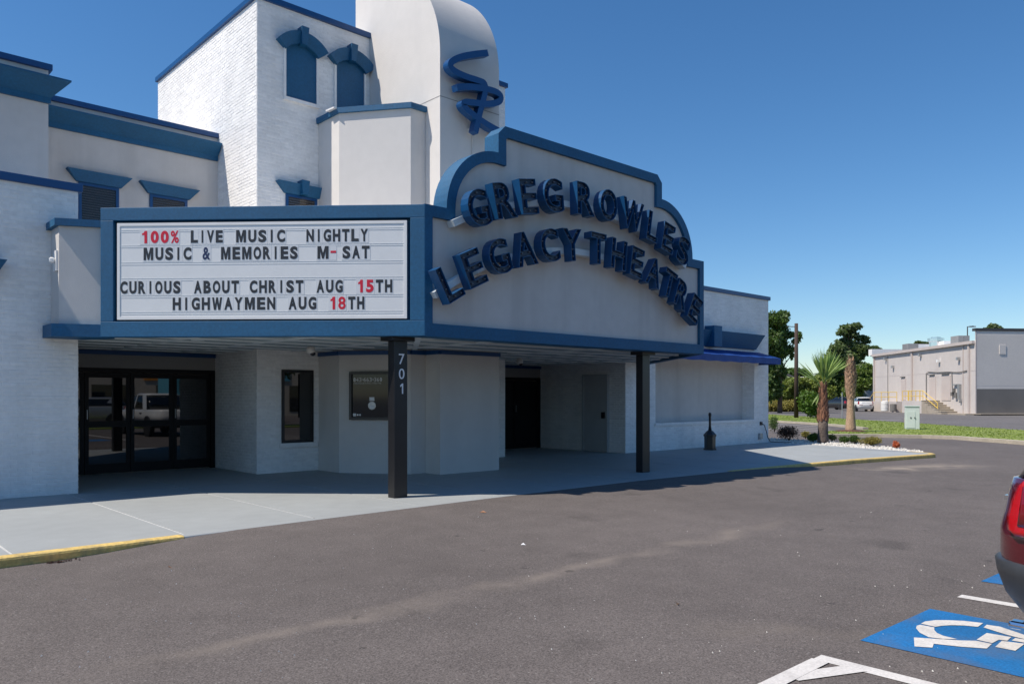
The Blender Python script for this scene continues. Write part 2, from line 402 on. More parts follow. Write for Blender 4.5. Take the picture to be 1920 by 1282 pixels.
# ------------------------------------------------------------------ brick courses as real geometry
BW, BH, JT = .203, .0677, .012
def brick_verts(L, H, t, ch=.004):
    v = [(0,0,0),(L,0,0),(L,0,H),(0,0,H),(ch,-t,ch),(L-ch,-t,ch),(L-ch,-t,H-ch),(ch,-t,H-ch)]
    return v, [(4,5,6,7),(0,1,5,4),(1,2,6,5),(2,3,7,6),(3,0,4,7)]
def brick_face(o, u, width, z0, z1, holes=(), single=None, parent=None, name='brick_courses', seed=1, order=None):
    """o = (x,y) of the left end seen from outside, u = unit direction to the right, outside is to the right of -u..; holes = [(u0,u1,z0,z1)]"""
    rnd = random.Random(seed); u = Vector((u[0], u[1], 0)).normalized(); nrm = Vector((u.y, -u.x, 0))
    mb = MB(); rows = int((z1-z0)/BH); todo = []
    for r in range(rows):
        z = z0+r*BH; x = -(BW/2) if r % 2 else 0.0
        while x < width-.02:
            a, b = max(x, 0)+JT/2, min(x+BW, width)-JT/2; x += BW
            segs = [(a, b)]
            for (h0, h1, hz0, hz1) in holes:
                if z+BH > hz0+.01 and z < hz1-.01:
                    ns = []
                    for (p, q) in segs:
                        if q <= h0 or p >= h1: ns.append((p, q)); continue
                        if p < h0-.02: ns.append((p, h0))
                        if q > h1+.02: ns.append((h1, q))
                    segs = ns
            for p, q in segs:
                if q-p > .025: todo.append((p, z+JT/2, q-p))
    keep = []
    if single:
        todo.sort(key=order); keep = todo[:single]; todo = todo[single:]
    for p, z, L in todo:
        t = .0052+rnd.uniform(-.0018, .0028)
        if rnd.random() < .012: t = .001
        vs, fs = brick_verts(L, BH-JT, t)
        mb.add([(o[0]+u.x*(p+v[0])+nrm.x*(-v[1]), o[1]+u.y*(p+v[0])+nrm.y*(-v[1]), z+v[2]+rnd.uniform(-.0012, .0012)) for v in vs], fs)
    ob = mb.build(name, 'brick', parent, kind='stuff')
    if keep:
        cache = {}
        rz = math.atan2(u.y, u.x)
        for p, z, L in keep:
            k = (round(L, 3), rnd.randint(0, 5))
            if k not in cache:
                t = .0065+[-.0015, 0, .001, .002, .003, -.0045][k[1]]
                vs, fs = brick_verts(L, BH-JT, t); me = bpy.data.meshes.new('brick'); me.from_pydata(vs, [], fs); me.materials.append(M['brick']); me.update(); cache[k] = me
            base = Vector(parent.get('_w', (0, 0, 0)))
            part_at('brick', cache[k], parent, (o[0]+u.x*p-base.x, o[1]+u.y*p-base.y, z-base.z), (0, 0, rz))
    return ob

# ================================================================== THE GROUND
def front_y(x):
    P = [(-30, 9.1), (3.3, 9.17), (8.5, 9.34), (12, 9.35), (17.2, 9.02), (20.0, 8.72), (22.0, 8.36), (24.2, 7.95), (60, 7.95)]
    for (a, b), (c, d) in zip(P, P[1:]):
        if x <= c: return b+(d-b)*(x-a)/(c-a)
def lot_z(x, y):                                      # the lot rises to meet the walkway in front of the doors
    s = lambda a, b, t: (lambda q: q*q*(3-2*q))(min(1, max(0, (t-a)/(b-a))))
    up = s(1.8, 4.0, x)*(1-s(15.5, 19.5, x))
    return -.1+.096*up*s(6.0, 9.0, y)
def grid_mesh(xs, ys, zf, name, m):
    mb = MB(); mb.v = [(x, y, zf(x, y)) for y in ys for x in xs]; nx = len(xs)
    mb.f = [(j*nx+i, j*nx+i+1, (j+1)*nx+i+1, (j+1)*nx+i) for j in range(len(ys)-1) for i in range(nx-1)]
    return mb.build(name, m)
xs = sorted(set([-1500, -600, -200, -80, -40, -20]+[round(-10+.5*i, 2) for i in range(81)]+[32, 36, 45, 60, 90, 150, 300, 700, 1500]))
ys = sorted(set([-1500, -600, -200, -80, -40, -20, -10, -5]+[round(.5*i, 2) for i in range(0, 19)]+[9.2, 9.32, 9.42, 9.5, 10, 11, 12, 13, 14, 16, 18, 22, 30, 45, 70, 120, 250, 600, 1500]))
struct(grid_mesh(xs, ys, lambda x, y: lot_z(x, y) if y < 9.5 else (-.1 if y > 10.5 or x < 1 or x > 19 else -.1), 'asphalt_lot', 'asphalt'))
# far road surface, older and paler, 4 mm above the lot
pts = [G(1440, 782), G(1560, 789), G(1700, 800), G(1920, 816), G(2100, 830)]
far = [(p.x, p.y) for p in pts]+[(200, 10), (260, 60), (160, 110), (60, 60)]
struct(MB().add([(x, y, -.096) for x, y in far], [tuple(range(len(far)))]).build('service_road', 'asphalt_far'))

# walkway: base with recessed sealant joints, painted slabs as parts
walk = MB()
def wpoly(x0, x1, y1=17.9, in_=0.0, n=5):
    xs_ = [x0+(x1-x0)*i/n for i in range(n+1)]
    return [(x, front_y(x)+in_) for x in xs_]+[(x1, y1), (x0, y1)]
xr = 23.3
body = [(x, front_y(x)+.13) for x in np.linspace(-14, xr, 60)]+[(23.9, 8.35), (24.15, 8.75), (24.6, 9.9), (25.2, 12.0), (25.45, 14.3), (25.45, 17.9), (-14, 17.9)]
walk.flat(body, -.2, -.006)
walkway = struct(walk.build('walkway', 'joint'))
jx = [-13.9+1.72*i for i in range(0, 30)]
off = 3.4-min(jx, key=lambda v: abs(v-3.4))
jx = [v+off for v in jx if v+off < 24.4]
rows_y = lambda i: [None, 10.9, 14.1, 17.85]
for i in range(len(jx)):
    x0, x1 = jx[i]+.015, (jx[i+1]-.015 if i+1 < len(jx) else 25.42)
    last = i+1 >= len(jx)
    if x1 > 23.2 and not last: last = False
    yb = [front_y((x0+x1)/2), 14.12, 17.85]
    for k in range(2):
        lo = (lambda x: front_y(x)+.135) if k == 0 else (lambda x: yb[k]+.011)
        hi = yb[k+1]-.011
        def rb(y):                                     # right edge of the walkway
            P = [(8.36, 23.9), (8.75, 24.13), (9.9, 24.58), (12.0, 25.18), (14.3, 25.43), (18, 25.43)]
            if y <= P[0][0]: return P[0][1]
            for (a, b), (c, d) in zip(P, P[1:]):
                if y <= c: return b+(d-b)*(y-a)/(c-a)
            return 25.43
        n = 6
        bot = [(x0+(x1-x0)*q/n, lo(x0+(x1-x0)*q/n)) for q in range(n+1)]
        poly = bot+[(x1, hi), (x0, hi)]
        if x1 > 23.0:
            yy = np.linspace(hi, lo(min(x1, 23.5)) if k == 0 else yb[k]+.011, 8)
            poly = [(min(x, rb(max(y, 8.36))), max(y, 0)) for x, y in bot if x < 23.9]+[(min(x1, rb(y)), y) for y in reversed(yy)]+[(x0, hi)]
        MB().flat(poly, -.05, 0.0).build('slab', 'slab', walkway)

# yellow kerbs at both ends
def kerb(path, wid, z0, z1, name, m, label=None, seg=None, r=.03):
    mb = MB(); p = [Vector((a[0], a[1], 0)) for a in path]; L = len(p)
    prof = [(0, z0), (0, z1-r), (r*.3, z1-r*.3), (r, z1), (wid, z1), (wid, z0)]
    rings = []
    for i in range(L):
        d = (p[min(i+1, L-1)]-p[max(i-1, 0)]).normalized(); nn = Vector((-d.y, d.x, 0))
        rings.append([tuple(p[i]+nn*a+Vector((0, 0, b))) for a, b in prof])
    n = len(prof)
    vs = [v for rr in rings for v in rr]
    fs = [(i*n+k, (i+1)*n+k, (i+1)*n+(k+1) % n, i*n+(k+1) % n) for i in range(L-1) for k in range(n)]
    fs += [tuple(range(n)), tuple(reversed(range((L-1)*n, L*n)))]
    mb.add(vs, fs); return mb.build(name, m)
kl = [(x, front_y(x)-.012) for x in np.linspace(-14, 3.35, 40)]
struct(kerb(kl, .143, -.25, .004, 'yellow_kerb', 'kerb_yellow'))
kg = [(x, front_y(x)-.002) for x in np.linspace(3.36, 14.9, 20)]
struct(kerb(kg, .132, -.25, .001, 'flush_kerb', 'slab'))
kr = [(x, front_y(x)-.012) for x in np.linspace(14.95, 23.35, 40)]+[(23.75, 8.08), (24.02, 8.26), (24.2, 8.6), (24.3, 8.95)]
struct(kerb(kr, .143, -.25, .004, 'yellow_kerb', 'kerb_yellow'))

# white gravel bed beside the walkway
bed = [(24.3, 8.95), (24.62, 9.8), (25.22, 12.0), (25.5, 14.1), (25.5, 20), (28.6, 20), (28.1, 14.5), (27.2, 11.6), (25.6, 9.6), (24.75, 8.75)]
struct(MB().flat(bed, -.2, -.03).build('planting_bed', 'earth'))
def inpoly(x, y, P):
    c = False; n = len(P)
    for i in range(n):
        (a, b), (d, e) = P[i][:2], P[(i+1) % n][:2]
        if (b > y) != (e > y) and x < (d-a)*(y-b)/(e-b)+a: c = not c
    return c
gv = MB(); cnt = 0
while cnt < 5200:
    x, y = random.uniform(24.2, 28.7), random.uniform(8.7, 20)
    if not inpoly(x, y, bed): continue
    cnt += 1; r = random.uniform(.018, .05); a = random.random()*6
    z = -.03
    vs = [(x+r*math.cos(a+k*1.57)*random.uniform(.7, 1.2), y+r*math.sin(a+k*1.57)*random.uniform(.7, 1.2), z) for k in range(4)]+[(x+random.uniform(-.3, .3)*r, y+random.uniform(-.3, .3)*r, z+r*random.uniform(.9, 1.6))]
    gv.add(vs, [(0, 1, 4), (1, 2, 4), (2, 3, 4), (3, 0, 4)])
g = gv.build('white_gravel', 'gravel'); tag(g, 'white gravel spread along the walkway edge under the shrubs', 'gravel'); g['kind'] = 'stuff'

# grass median with pale kerb, raised above the road
mlow = [G(1180, 812), G(1440, 812), G(1560, 818.5), G(1640, 818.5), G(1730, 820), G(1800, 822.5), G(1860, 827), G(1920, 831.5), G(2040, 842)]
mup = [G(2040, 822), G(1920, 810), G(1800, 802), G(1700, 795), G(1600, 788.5), G(1540, 784.5), G(1440, 778.5), G(1300, 772)]
park = [G(1300, 783), G(1440, 790.2), G(1500, 793.2), G(1570, 798), G(1632, 805), G(1640, 808.5), G(1600, 810.5), G(1540, 812.2), G(1440, 812)]
# the parking pocket is cut out of the median: build median as two joined polygons
med = [park[0], park[1], park[2], park[3], park[4], park[5], park[6], park[7]]+[G(1545, 818)]+mlow[3:]+mup
MED = [(p.x, p.y) for p in med]
struct(MB().flat(MED, -.3, .0).build('grass_median', 'grass'))
def edge_strip(ps, wid, z1, name, m, side=1):
    path = [(p.x, p.y) for p in ps]
    return struct(kerb(path if side > 0 else path[::-1], wid, -.3, z1, name, m))
edge_strip([G(1545, 818.6), G(1600, 818.6), G(1640, 819), G(1730, 820.5), G(1800, 823), G(1860, 827.6), G(1920, 832), G(2040, 843)], .42, .03, 'median_kerb', 'kerb', -1)
edge_strip([G(1300, 783.4), G(1440, 790.6), G(1500, 793.8), G(1570, 798.8), G(1628, 805.2)], .28, .02, 'median_kerb', 'kerb', -1)
# grass tufts standing out of the median
tf = MB()
xs0 = [p[0] for p in MED]; ys0 = [p[1] for p in MED]; cnt = 0
while cnt < 9000:
    x, y = random.uniform(30, 75), random.uniform(5, 42)
    if not inpoly(x, y, MED): continue
    cnt += 1; h = random.uniform(.02, .06); a = random.random()*3.14; c_, s_ = math.cos(a)*.03, math.sin(a)*.03
    tf.add([(x-c_, y-s_, 0), (x+c_, y+s_, 0), (x+random.uniform(-.05, .05), y+random.uniform(-.05, .05), h)], [(0, 1, 2)])
M['grass_blade'] = leafmat('grass blades', (.21, .27, .05), .35)
g = tf.build('grass_tufts', 'grass_blade'); tag(g, 'short green grass growing on the kerbed median', 'grass'); g['kind'] = 'stuff'

# road paint
def paint(poly, name, m, z=None, dz=.004):
    mb = MB(); vs = [(p[0], p[1], (lot_z(p[0], p[1]) if z is None else z)+dz) for p in poly]
    mb.add(vs, [tuple(range(len(vs)))]); o = mb.build(name, m)
    if o.data.polygons[0].normal.z < 0: o.data.flip_normals()
    return struct(o)
YS = 2.33
# stall lines perpendicular to the facade
paint([(7.29, YS-.02), (7.41, YS-.02), (7.41, -3.2), (7.29, -3.2)], 'stall_line', 'line_white')
paint([(9.8, YS), (9.92, YS), (9.92, -3.2), (9.8, -3.2)], 'stall_line', 'line_white')
paint([(5.5, 2.36), (6.73, 2.33), (6.73, 1.02), (5.5, 1.02)], 'accessible_parking_square', 'line_blue')
paint([(8.08, 2.36), (9.3, 2.33), (9.3, 1.02), (8.08, 1.02)], 'accessible_parking_square', 'line_blue')
# hatched aisle beside the stall (its outline and diagonal)
def pg(*a): return [tuple(G(x, y)[:2]) for x, y in a]
paint(pg((1530, 1236), (1553, 1240), (1717, 1282), (1850, 1318), (1792, 1318), (1613, 1270), (1510, 1281), (1400, 1300), (1370, 1300)) , 'aisle_line', 'line_white') if False else None
A0 = G(1526, 1236); A1 = G(1716, 1284)
def line(p, q, wd, name='aisle_line', m='line_white', dz=.004):
    p, q = Vector(p[:2]), Vector(q[:2]); d = (q-p).normalized(); n_ = Vector((-d.y, d.x))*wd/2
    return paint([p+n_, q+n_, q-n_, p-n_], name, m, dz=dz)
ax = A0.x
line((ax+.06, 2.40), (ax+.06, -3.2), .12)                       # stall side
line((ax-2.4, 2.40), (ax-2.4, -3.2), .12)
line((ax+.0, 2.35), (ax-2.45, 2.35), .115, dz=.008)                # front edge
for k in range(8):                                              # diagonals run up towards the front edge
    y0 = 2.12-.62*k; L_ = min(2.34, (2.33-y0)/.45)
    line((ax+.05, y0), (ax+.05-L_, y0+.45*L_), .13, dz=.0065)
# symbol of access, drawn from the photograph's stencil pieces
sym = [[(1227,1179),(1310,1163),(1440,1160),(1640,1174),(1612,1196),(1440,1185),(1370,1190),(1330,1201)]]
def zs(pts):                                                    # close-up coordinates -> ground
    return [tuple(G(1380+x/3.5556, 1100+y/3.5556)[:2]) for x, y in pts]
S1 = zs([(1232,250),(1260,235),(1330,226),(1400,226),(1520,231),(1648,246),(1612,271),(1520,262),(1430,260),(1370,264),(1330,271)])
S2 = zs([(1228,257),(1322,275),(1322,293),(1340,312),(1380,330),(1475,353),(1380,352),(1285,340),(1225,310),(1200,280),(1205,264)])
S3 = zs([(1186,342),(1500,362),(1600,364),(1706,385),(1672,416),(1500,404),(1318,384),(1310,410),(1190,402)])
S4 = zs([(1604,357),(1672,312),(1835,340),(1808,364),(1752,357),(1708,380)])
S5 = zs([(1650,275),(1672,257),(1760,270),(1880,310),(1990,350),(2010,372),(1860,338),(1800,322)])
S6 = zs([(1728,405),(1772,365),(1925,384),(1862,431)])
S7 = zs([(1838,362),(1862,346),(2000,368),(2010,392)])
for s_ in (S1, S2, S3, S4, S5, S6, S7): paint(s_, 'access_symbol', 'line_white', dz=.008)
# far parking stripes and road dash
for yy in (797.5, 801, 804.8, 808.5):
    line(G(1440, yy-4.0), G(1545+ (yy-797)*3, yy+2.6), .13, 'stall_line')
line(G(1622, 788), G(1690, 786.8), .22, 'stall_line', dz=.010)

# ================================================================== THE THEATRE
TB = thing('theatre_building', 'white painted brick and stucco theatre with tall tower and blue copings', 'building', (0, 14.15, 0))
YF = 14.15
YL = 14.45                                              # the left wing stands slightly further back
def solid(name, m, *boxes, parent=TB, **k):
    for b in boxes: o = MB().box(*b).build(name, m, parent, **k)
    return o
# left wing, one storey brick
lw = solid('brick_wall', 'brick', (-14, 3.55, YL, 17.65, -.2, 5.02), label='left brick wing wall')
cp = np.array([0.0, 0.0, 1.6])
brick_face((-1.99, YL), (1, 0), 5.54, 0.0, 5.0, holes=[(-.1, 4.3, .78, 3.3)], single=300, parent=lw, seed=3, order=lambda t: abs(t[0]-5.54)*1.0+t[1]*.35)
solid('brick_courses', 'brick', (-14, -2.02, YF-.006, YF-.001, 0, 5.0)) if False else None
brick_face((3.55, YL), (0, 1), 3.15, 0.0, 2.55, parent=TB, seed=4)
# right wing with the recessed display niche
rw = MB()
NX0, NX1, NZ0, NZ1 = 18.9, 24.5, .80, 2.95
rw.box(17.5, NX0, YF, 22, -.2, 5.02).box(NX1, 25.45, YF, 22, -.2, 5.02).box(NX0, NX1, YF, 22, -.2, NZ0).box(NX0, NX1, YF, 22, NZ1, 5.02).box(NX0, NX1, YF+.5, 22, NZ0, NZ1)
rwo = rw.build('brick_wall', 'brick', TB, label='right brick wing wall with recessed display niche')
brick_face((17.5, YF), (1, 0), 7.95, 0.0, 5.0, holes=[(NX0-17.5, NX1-17.5, NZ0-.04, NZ1)], parent=rwo, seed=5)
brick_face((17.5, 17.6), (0, -1), 3.45, 0.0, 2.55, holes=[(1.86, 2.86, 0, 2.25)], parent=rwo, seed=6)
brick_face((NX1, YF+.5), (0, -1), .5, NZ0, NZ1-.05, parent=rwo, seed=61)
solid('niche_panel', 'stucco', (NX0+.002, NX1-.002, YF+.46, YF+.499, NZ0+.03, NZ1))
solid('window_sill', 'brick', (NX0-.05, NX1+.05, YF-.05, YF+.45, NZ0-.06, NZ0+.025))
# side face of the left wing pier is hidden; tower
tw = MB().box(7.15, 14.1, 15.5, 21.4, -.2, 9.86)
two = tw.build('brick_wall', 'brick', TB, label='tall brick tower wall')
W1a, W1b, W2a, W2b = 7.78, 8.50, 8.99, 9.71           # arched windows
brick_face((7.15, 15.5), (1, 0), 2.72, 0.0, 9.85, holes=[(W1a-7.15, W1b-7.15, 7.96, 9.05), (W2a-7.15, W2b-7.15, 7.96, 9.05), (7.80-7.15, 8.50-7.15, 4.3, 5.98), (7.68-7.15, 8.44-7.15, .60, 2.19)], parent=two, seed=7)
brick_face((7.15, 21.4), (0, -1), 5.9, 0.0, 9.85, parent=two, seed=8)
brick_face((11.5, 15.5), (1, 0), 2.6, 0.0, 9.85, parent=two, seed=9)
# mid wall and upper left block, stucco
solid('stucco_wall', 'stucco', (3.46, 7.15, 17.5, 21.3, 2.62, 7.43), (3.46, 7.14, 17.74, 21.3, -.2, 2.62), label='grey stucco upper wall between wing and tower')
solid('stucco_wall', 'stucco', (-14, 3.46, 16.05, 22, 5.0, 7.48), label='grey stucco block above the left wing')
solid('stucco_wall', 'stucco', (14.1, 17.5, 17.66, 21.3, -.2, 7.4))
solid('header_panel', 'panel_grey', (3.46, 7.15, 17.66, 17.74, 2.2, 2.56), (14.1, 17.5, 17.58, 17.66, 2.2, 2.56))
# copings
solid('coping', 'blue_metal', (-14, 3.61, YL-.06, YL+.3, 5.0, 5.13), (17.4, 25.51, YF-.06, YF+.3, 5.0, 5.13), (25.15, 25.51, YF+.3, 22, 5.0, 5.13), bevel=.01)
solid('coping', 'blue_metal', (3.40, 7.15, 17.44, 17.8, 7.43, 7.54), bevel=.01)
solid('coping', 'blue_metal', (-14, 3.52, 15.99, 16.35, 7.48, 7.59), (3.16, 3.52, 16.35, 22, 7.48, 7.59), bevel=.01)
solid('coping', 'blue_metal', (7.09, 14.16, 15.44, 15.7, 9.86, 9.98), (7.09, 7.35, 15.7, 21.46, 9.86, 9.98), (7.35, 14.16, 21.2, 21.46, 9.86, 9.98), (13.9, 14.16, 15.7, 21.2, 9.86, 9.98), bevel=.01)
# flat roofs (white membrane)
solid('roof', 'roof_white', (-14, 3.4, YL+.3, 16.05, 5.02, 5.04), (17.8, 25.1, YF+.3, 21.9, 5.02, 5.04), (7.35, 13.9, 15.7, 21.2, 9.86, 9.88))
# flared cornices
def cornice(x0, x1, y, z0, z1, d, endl=0, endr=0):
    mb = MB(); s = .05
    a = [(x0, y-s, z0), (x1, y-s, z0), (x1+endr*0, y, z0), (x0, y, z0)]
    mb.add([(x0, y, z0), (x1, y, z0), (x1+(.03 if endr else 0), y-s, z0), (x0-(.03 if endl else 0), y-s, z0),
            (x0, y, z1), (x1, y, z1), (x1+(d*.7 if endr else 0), y-d, z1), (x0-(d*.7 if endl else 0), y-d, z1),
            (x1+(.03 if endr else 0), y-s, z0+.10), (x0-(.03 if endl else 0), y-s, z0+.10), (x1+(d*.7 if endr else 0), y-d, z1-.03), (x0-(d*.7 if endl else 0), y-d, z1-.03)],
           [(0, 1, 2, 3), (7, 6, 5, 4), (3, 2, 8, 9), (9, 8, 10, 11), (11, 10, 6, 7), (1, 5, 6, 10, 8, 2), (0, 3, 9, 11, 7, 4), (0, 4, 5, 1)])
    return mb.build('cornice', 'blue', TB)
cornice(3.47, 7.13, 17.498, 6.91, 7.26, .28, 0, 0)
cornice(-14, 3.46, 16.048, 6.88, 7.26, .40, 0, 1)
# window hoods: flared, optional keystone
def hood(xc, w0, w1, y, z0, z1, d=.16, key=False, parent=None):
    mb = MB()
    a, b = w0/2, w1/2
    mb.add([(xc-a, y-.002, z0), (xc+a, y-.002, z0), (xc+a, y-d*.45, z0), (xc-a, y-d*.45, z0), (xc-b, y-.002, z1), (xc+b, y-.002, z1), (xc+b, y-d, z1), (xc-b, y-d, z1)],
           [(0, 1, 2, 3), (7, 6, 5, 4), (3, 2, 6, 7), (1, 5, 6, 2), (0, 3, 7, 4), (0, 4, 5, 1)])
    o = mb.build('hood', 'blue', parent)
    if key: MB().add([(xc-.07, y-.002, z0-.0), (xc+.07, y-.002, z0), (xc+.07, y-d-.05, z0), (xc-.07, y-d-.05, z0), (xc-.09, y-.002, z1+.08), (xc+.09, y-.002, z1+.08), (xc+.09, y-d-.06, z1+.08), (xc-.09, y-d-.06, z1+.08)],
           [(0, 1, 2, 3), (7, 6, 5, 4), (3, 2, 6, 7), (1, 5, 6, 2), (0, 3, 7, 4), (0, 4, 5, 1)]).build('keystone', 'blue', parent)
    return o
def upper_window(x0, x1, y, z0, z1, blind, key=False, hw=.2):
    fr = MB(); t = .06
    fr.box(x0, x0+t, y-.03, y+.06, z0, z1).box(x1-t, x1, y-.03, y+.06, z0, z1).box(x0+t, x1-t, y-.03, y+.06, z1-t, z1)
    f = fr.build('window', 'blue_metal', TB)
    MB().box(x0+t, x1-t, y-.012, y-.008, z0, z1-t).build('pane', 'glass_clear', f)
    for k in range(int((z1-t-z0)/.05)):
        zz = z1-t-.03-k*.05
        if zz > z1-.95: MB().obox((x0+t+.01, y-.006, zz), (x1-x0-2*t-.02, 0, 0), (0, .004, .034), (0, .002, -.001)).build('blind_slat', blind, f)
    hood((x0+x1)/2, x1-x0+.08, x1-x0+.46, y, z1+.0, z1+.22, key=key, parent=f)
    return f
gc = mat('clear window glass', (0.02, 0.022, 0.026), .02, spec=.8); M['glass_clear'] = gc
nt = gc.node_tree; tr_ = nt.nodes.new('ShaderNodeBsdfTransparent'); mx_ = nt.nodes.new('ShaderNodeMixShader'); mx_.inputs[0].default_value = .45
nt.links.new(tr_.outputs[0], mx_.inputs[1]); nt.links.new(nt.nodes['Principled BSDF'].outputs[0], mx_.inputs[2]); nt.links.new(mx_.outputs[0], nt.nodes['Material Output'].inputs[0])
upper_window(4.30, 5.06, 17.5, 4.5, 5.93, 'blind')
upper_window(5.67, 6.46, 17.5, 4.5, 5.93, 'blind_light')
upper_window(7.78, 8.52, 15.5, 4.3, 5.93, 'blind_light', key=True)
# arched blind windows with curved hoods
def arc_pts(xc, half, zs_, rise, n=10, ext=0.0):
    R_ = (half*half+rise*rise)/(2*rise); cz = zs_+rise-R_; R2 = R_+ext; am = math.asin(half/R_)
    return [(xc+R2*math.sin(-am+2*am*i/n), cz+R2*math.cos(-am+2*am*i/n)) for i in range(n+1)]
def arched_window(x0, x1, y, z0, zs_, rise):
    xc = (x0+x1)/2; h = (x1-x0)/2
    a = arc_pts(xc, h, zs_+.035, rise)
    MBp = MB().prism([(x0, y-.012, z0), (x1, y-.012, z0)]+[(x, y-.012, z) for x, z in reversed(a)], (0, .011, 0))
    o = MBp.build('arched_window', 'blue', TB)
    # projecting reveal strip on both sides and sill
    MB().box(x0-.05, x0, y-.045, y, z0, zs_).build('reveal', 'brick', o); MB().box(x1, x1+.05, y-.045, y, z0, zs_).build('reveal', 'brick', o)
    MB().box(x0-.05, x1+.05, y-.06, y, z0-.07, z0).build('sill', 'brick', o)
    lo = arc_pts(xc, h+.02, zs_-.02, rise+.01, 12); hi = arc_pts(xc, h+.02, zs_-.02, rise+.01, 12, .25)
    mb = MB(); n = len(lo)
    for (d, e) in ((0.10, 1),):
        vs = [(x, y-.10, z) for x, z in lo]+[(x, y-.17, z) for x, z in hi]+[(x, y, z) for x, z in lo]+[(x, y, z) for x, z in hi]
        fs = []
        for i in range(n-1):
            fs += [(i, i+1, n+i+1, n+i), (2*n+i, 2*n+i+1, i+1, i), (n+i, n+i+1, 3*n+i+1, 3*n+i)]
        fs += [(0, n, 3*n, 2*n), (n-1, 2*n-1+0, 4*n-1, 3*n-1)]
        mb.add(vs, fs)
    mb.build('hood', 'blue', o)
    zt = zs_+rise
    MB().add([(xc-.065, y-.01, zt-.04), (xc+.065, y-.01, zt-.04), (xc+.065, y-.19, zt-.04), (xc-.065, y-.19, zt-.04), (xc-.085, y-.01, zt+.33), (xc+.085, y-.01, zt+.33), (xc+.085, y-.22, zt+.33), (xc-.085, y-.22, zt+.33)],
           [(0, 1, 2, 3), (7, 6, 5, 4), (3, 2, 6, 7), (1, 5, 6, 2), (0, 3, 7, 4), (0, 4, 5, 1)]).build('keystone', 'blue', o)
arched_window(W1a, W1b, 15.5, 7.98, 9.0, .18)
arched_window(W2a, W2b, 15.5, 7.98, 9.0, .18)
# pylon with the waterfall top
PX0, PX1, PYF = 9.87, 11.5, 12.84
prof = [(PYF, -.2), (PYF, 8.69)]+[(PYF+2.3-2.3*math.cos(a), 8.69+2.3*math.sin(a)) for a in [math.pi/2*i/48 for i in range(1, 49)]]+[(16.1, 10.99), (16.1, -.2)]
py_ = MB().prism([(PX0, y, z) for y, z in prof], (PX1-PX0, 0, 0))
pyl = py_.build('pylon', 'stucco_light', TB, label='tall stucco pylon with curved top')
MB().box(PX0-.003, PX0+.01, PYF-.002, 15.5, 7.79, 7.806).box(PX0, PX1+.003, PYF-.003, PYF+.01, 7.79, 7.806).build('control_joint', 'panel_grey', pyl)
# ticket bay: faceted, same plan from ground to parapet
BAY = [(8.56, 15.49), (8.56, 14.62), (9.49, 13.34), (9.865, 13.34), (9.865, 15.49)]
bay = MB().flat(BAY, -.2, 7.58).build('bay', 'stucco_light', TB, label='faceted stucco ticket bay beside the pylon')
BC = [(8.50, 15.49), (8.50, 14.60), (9.46, 13.28), (9.865, 13.28), (9.865, 15.49)]
MB().flat(BC, 7.58, 7.69).build('coping', 'blue', bay)
# two short white boards leaning out over the bay parapet
MB().obox((8.40, 14.90, 7.66), (.02, -.30, .0), (.45, .1, .05), (0, 0, .03)).build('roof_board', 'white', bay)
MB().obox((8.85, 14.50, 7.70), (.02, -.22, .0), (.35, .1, .04), (0, 0, .03)).build('roof_board', 'white', bay)
# trim under the soffit
def wallstrip(mb, pts, z0, z1, d):
    for (a, b) in zip(pts, pts[1:]):
        a, b = Vector((*a, 0)), Vector((*b, 0)); e = (b-a).normalized(); n_ = Vector((e.y, -e.x, 0))
        MB().obox(a+Vector((0, 0, z0)), (b-a), n_*d, (0, 0, z1-z0)).build('trim', 'blue_metal', TB)
wallstrip(None, [(3.47, 17.65), (7.14, 17.65)], 2.48, 2.565, .05)
wallstrip(None, [(8.555, 15.45), (8.555, 14.615), (9.485, 13.335), (9.865, 13.335)], 2.48, 2.565, .045)
wallstrip(None, [(9.865, 13.335), (9.865, 12.835), (11.5, 12.835)], 2.48, 2.562, .05)
wallstrip(None, [(14.11, 17.57), (17.49, 17.57)], 2.48, 2.565, .05)

# ticket window on the diagonal face
d0, d1 = Vector((8.56, 14.62, 0)), Vector((9.49, 13.34, 0)); de = (d1-d0).normalized(); dn = Vector((de.y, -de.x, 0))
L = (d1-d0).length
tw0, tw1, tz0, tz1 = .25, L-.20, 1.12, 2.13
fr = MB(); t = .055
def dd(u_, z_, o_=0): return d0+de*u_+dn*o_+Vector((0, 0, z_))
fr.obox(dd(tw0, tz0), de*t, dn*.07, (0, 0, tz1-tz0)); fr.obox(dd(tw1-t, tz0), de*t, dn*.07, (0, 0, tz1-tz0))
fr.obox(dd(tw0+t, tz0), de*(tw1-tw0-2*t), dn*.07, (0, 0, t)); fr.obox(dd(tw0+t, tz1-t), de*(tw1-tw0-2*t), dn*.07, (0, 0, t))
tkt = fr.build('ticket_window', 'black', TB)
MB().obox(dd(tw0+t, tz0+t, .02), de*(tw1-tw0-2*t), dn*.01, (0, 0, tz1-tz0-2*t)).build('pane', 'glass_dark', tkt)
txt = MB(); x = tw0+t+.03
for ch in '843-663-360':
    wd = .058 if ch != '-' else .03
    if ch == '-': txt.obox(dd(x+.004, 1.955, .031), de*.03, dn*.002, (0, 0, .016))
    else: glyph_mb(txt, 'bold' if ('bold', ch) in GL else 'thin', ch, dd(x, 1.92, .031), de, (0, 0, 1), wd*.82, .085, dn, .002)
    x += wd+.006
txt.build('phone_number', 'vinyl', tkt)
txt = MB(); x = tw0+t+.035
for ch in 'GREGROWLESLEGACYTHEATRE':
    glyph_mb(txt, 'thin', ch, dd(x, 1.875, .031), de, (0, 0, 1), .018, .024, dn, .001); x += .0268
txt.build('web_address', 'vinyl', tkt)
hc = MB(); c0 = dd(tw0+t+.44, 1.42, .031)
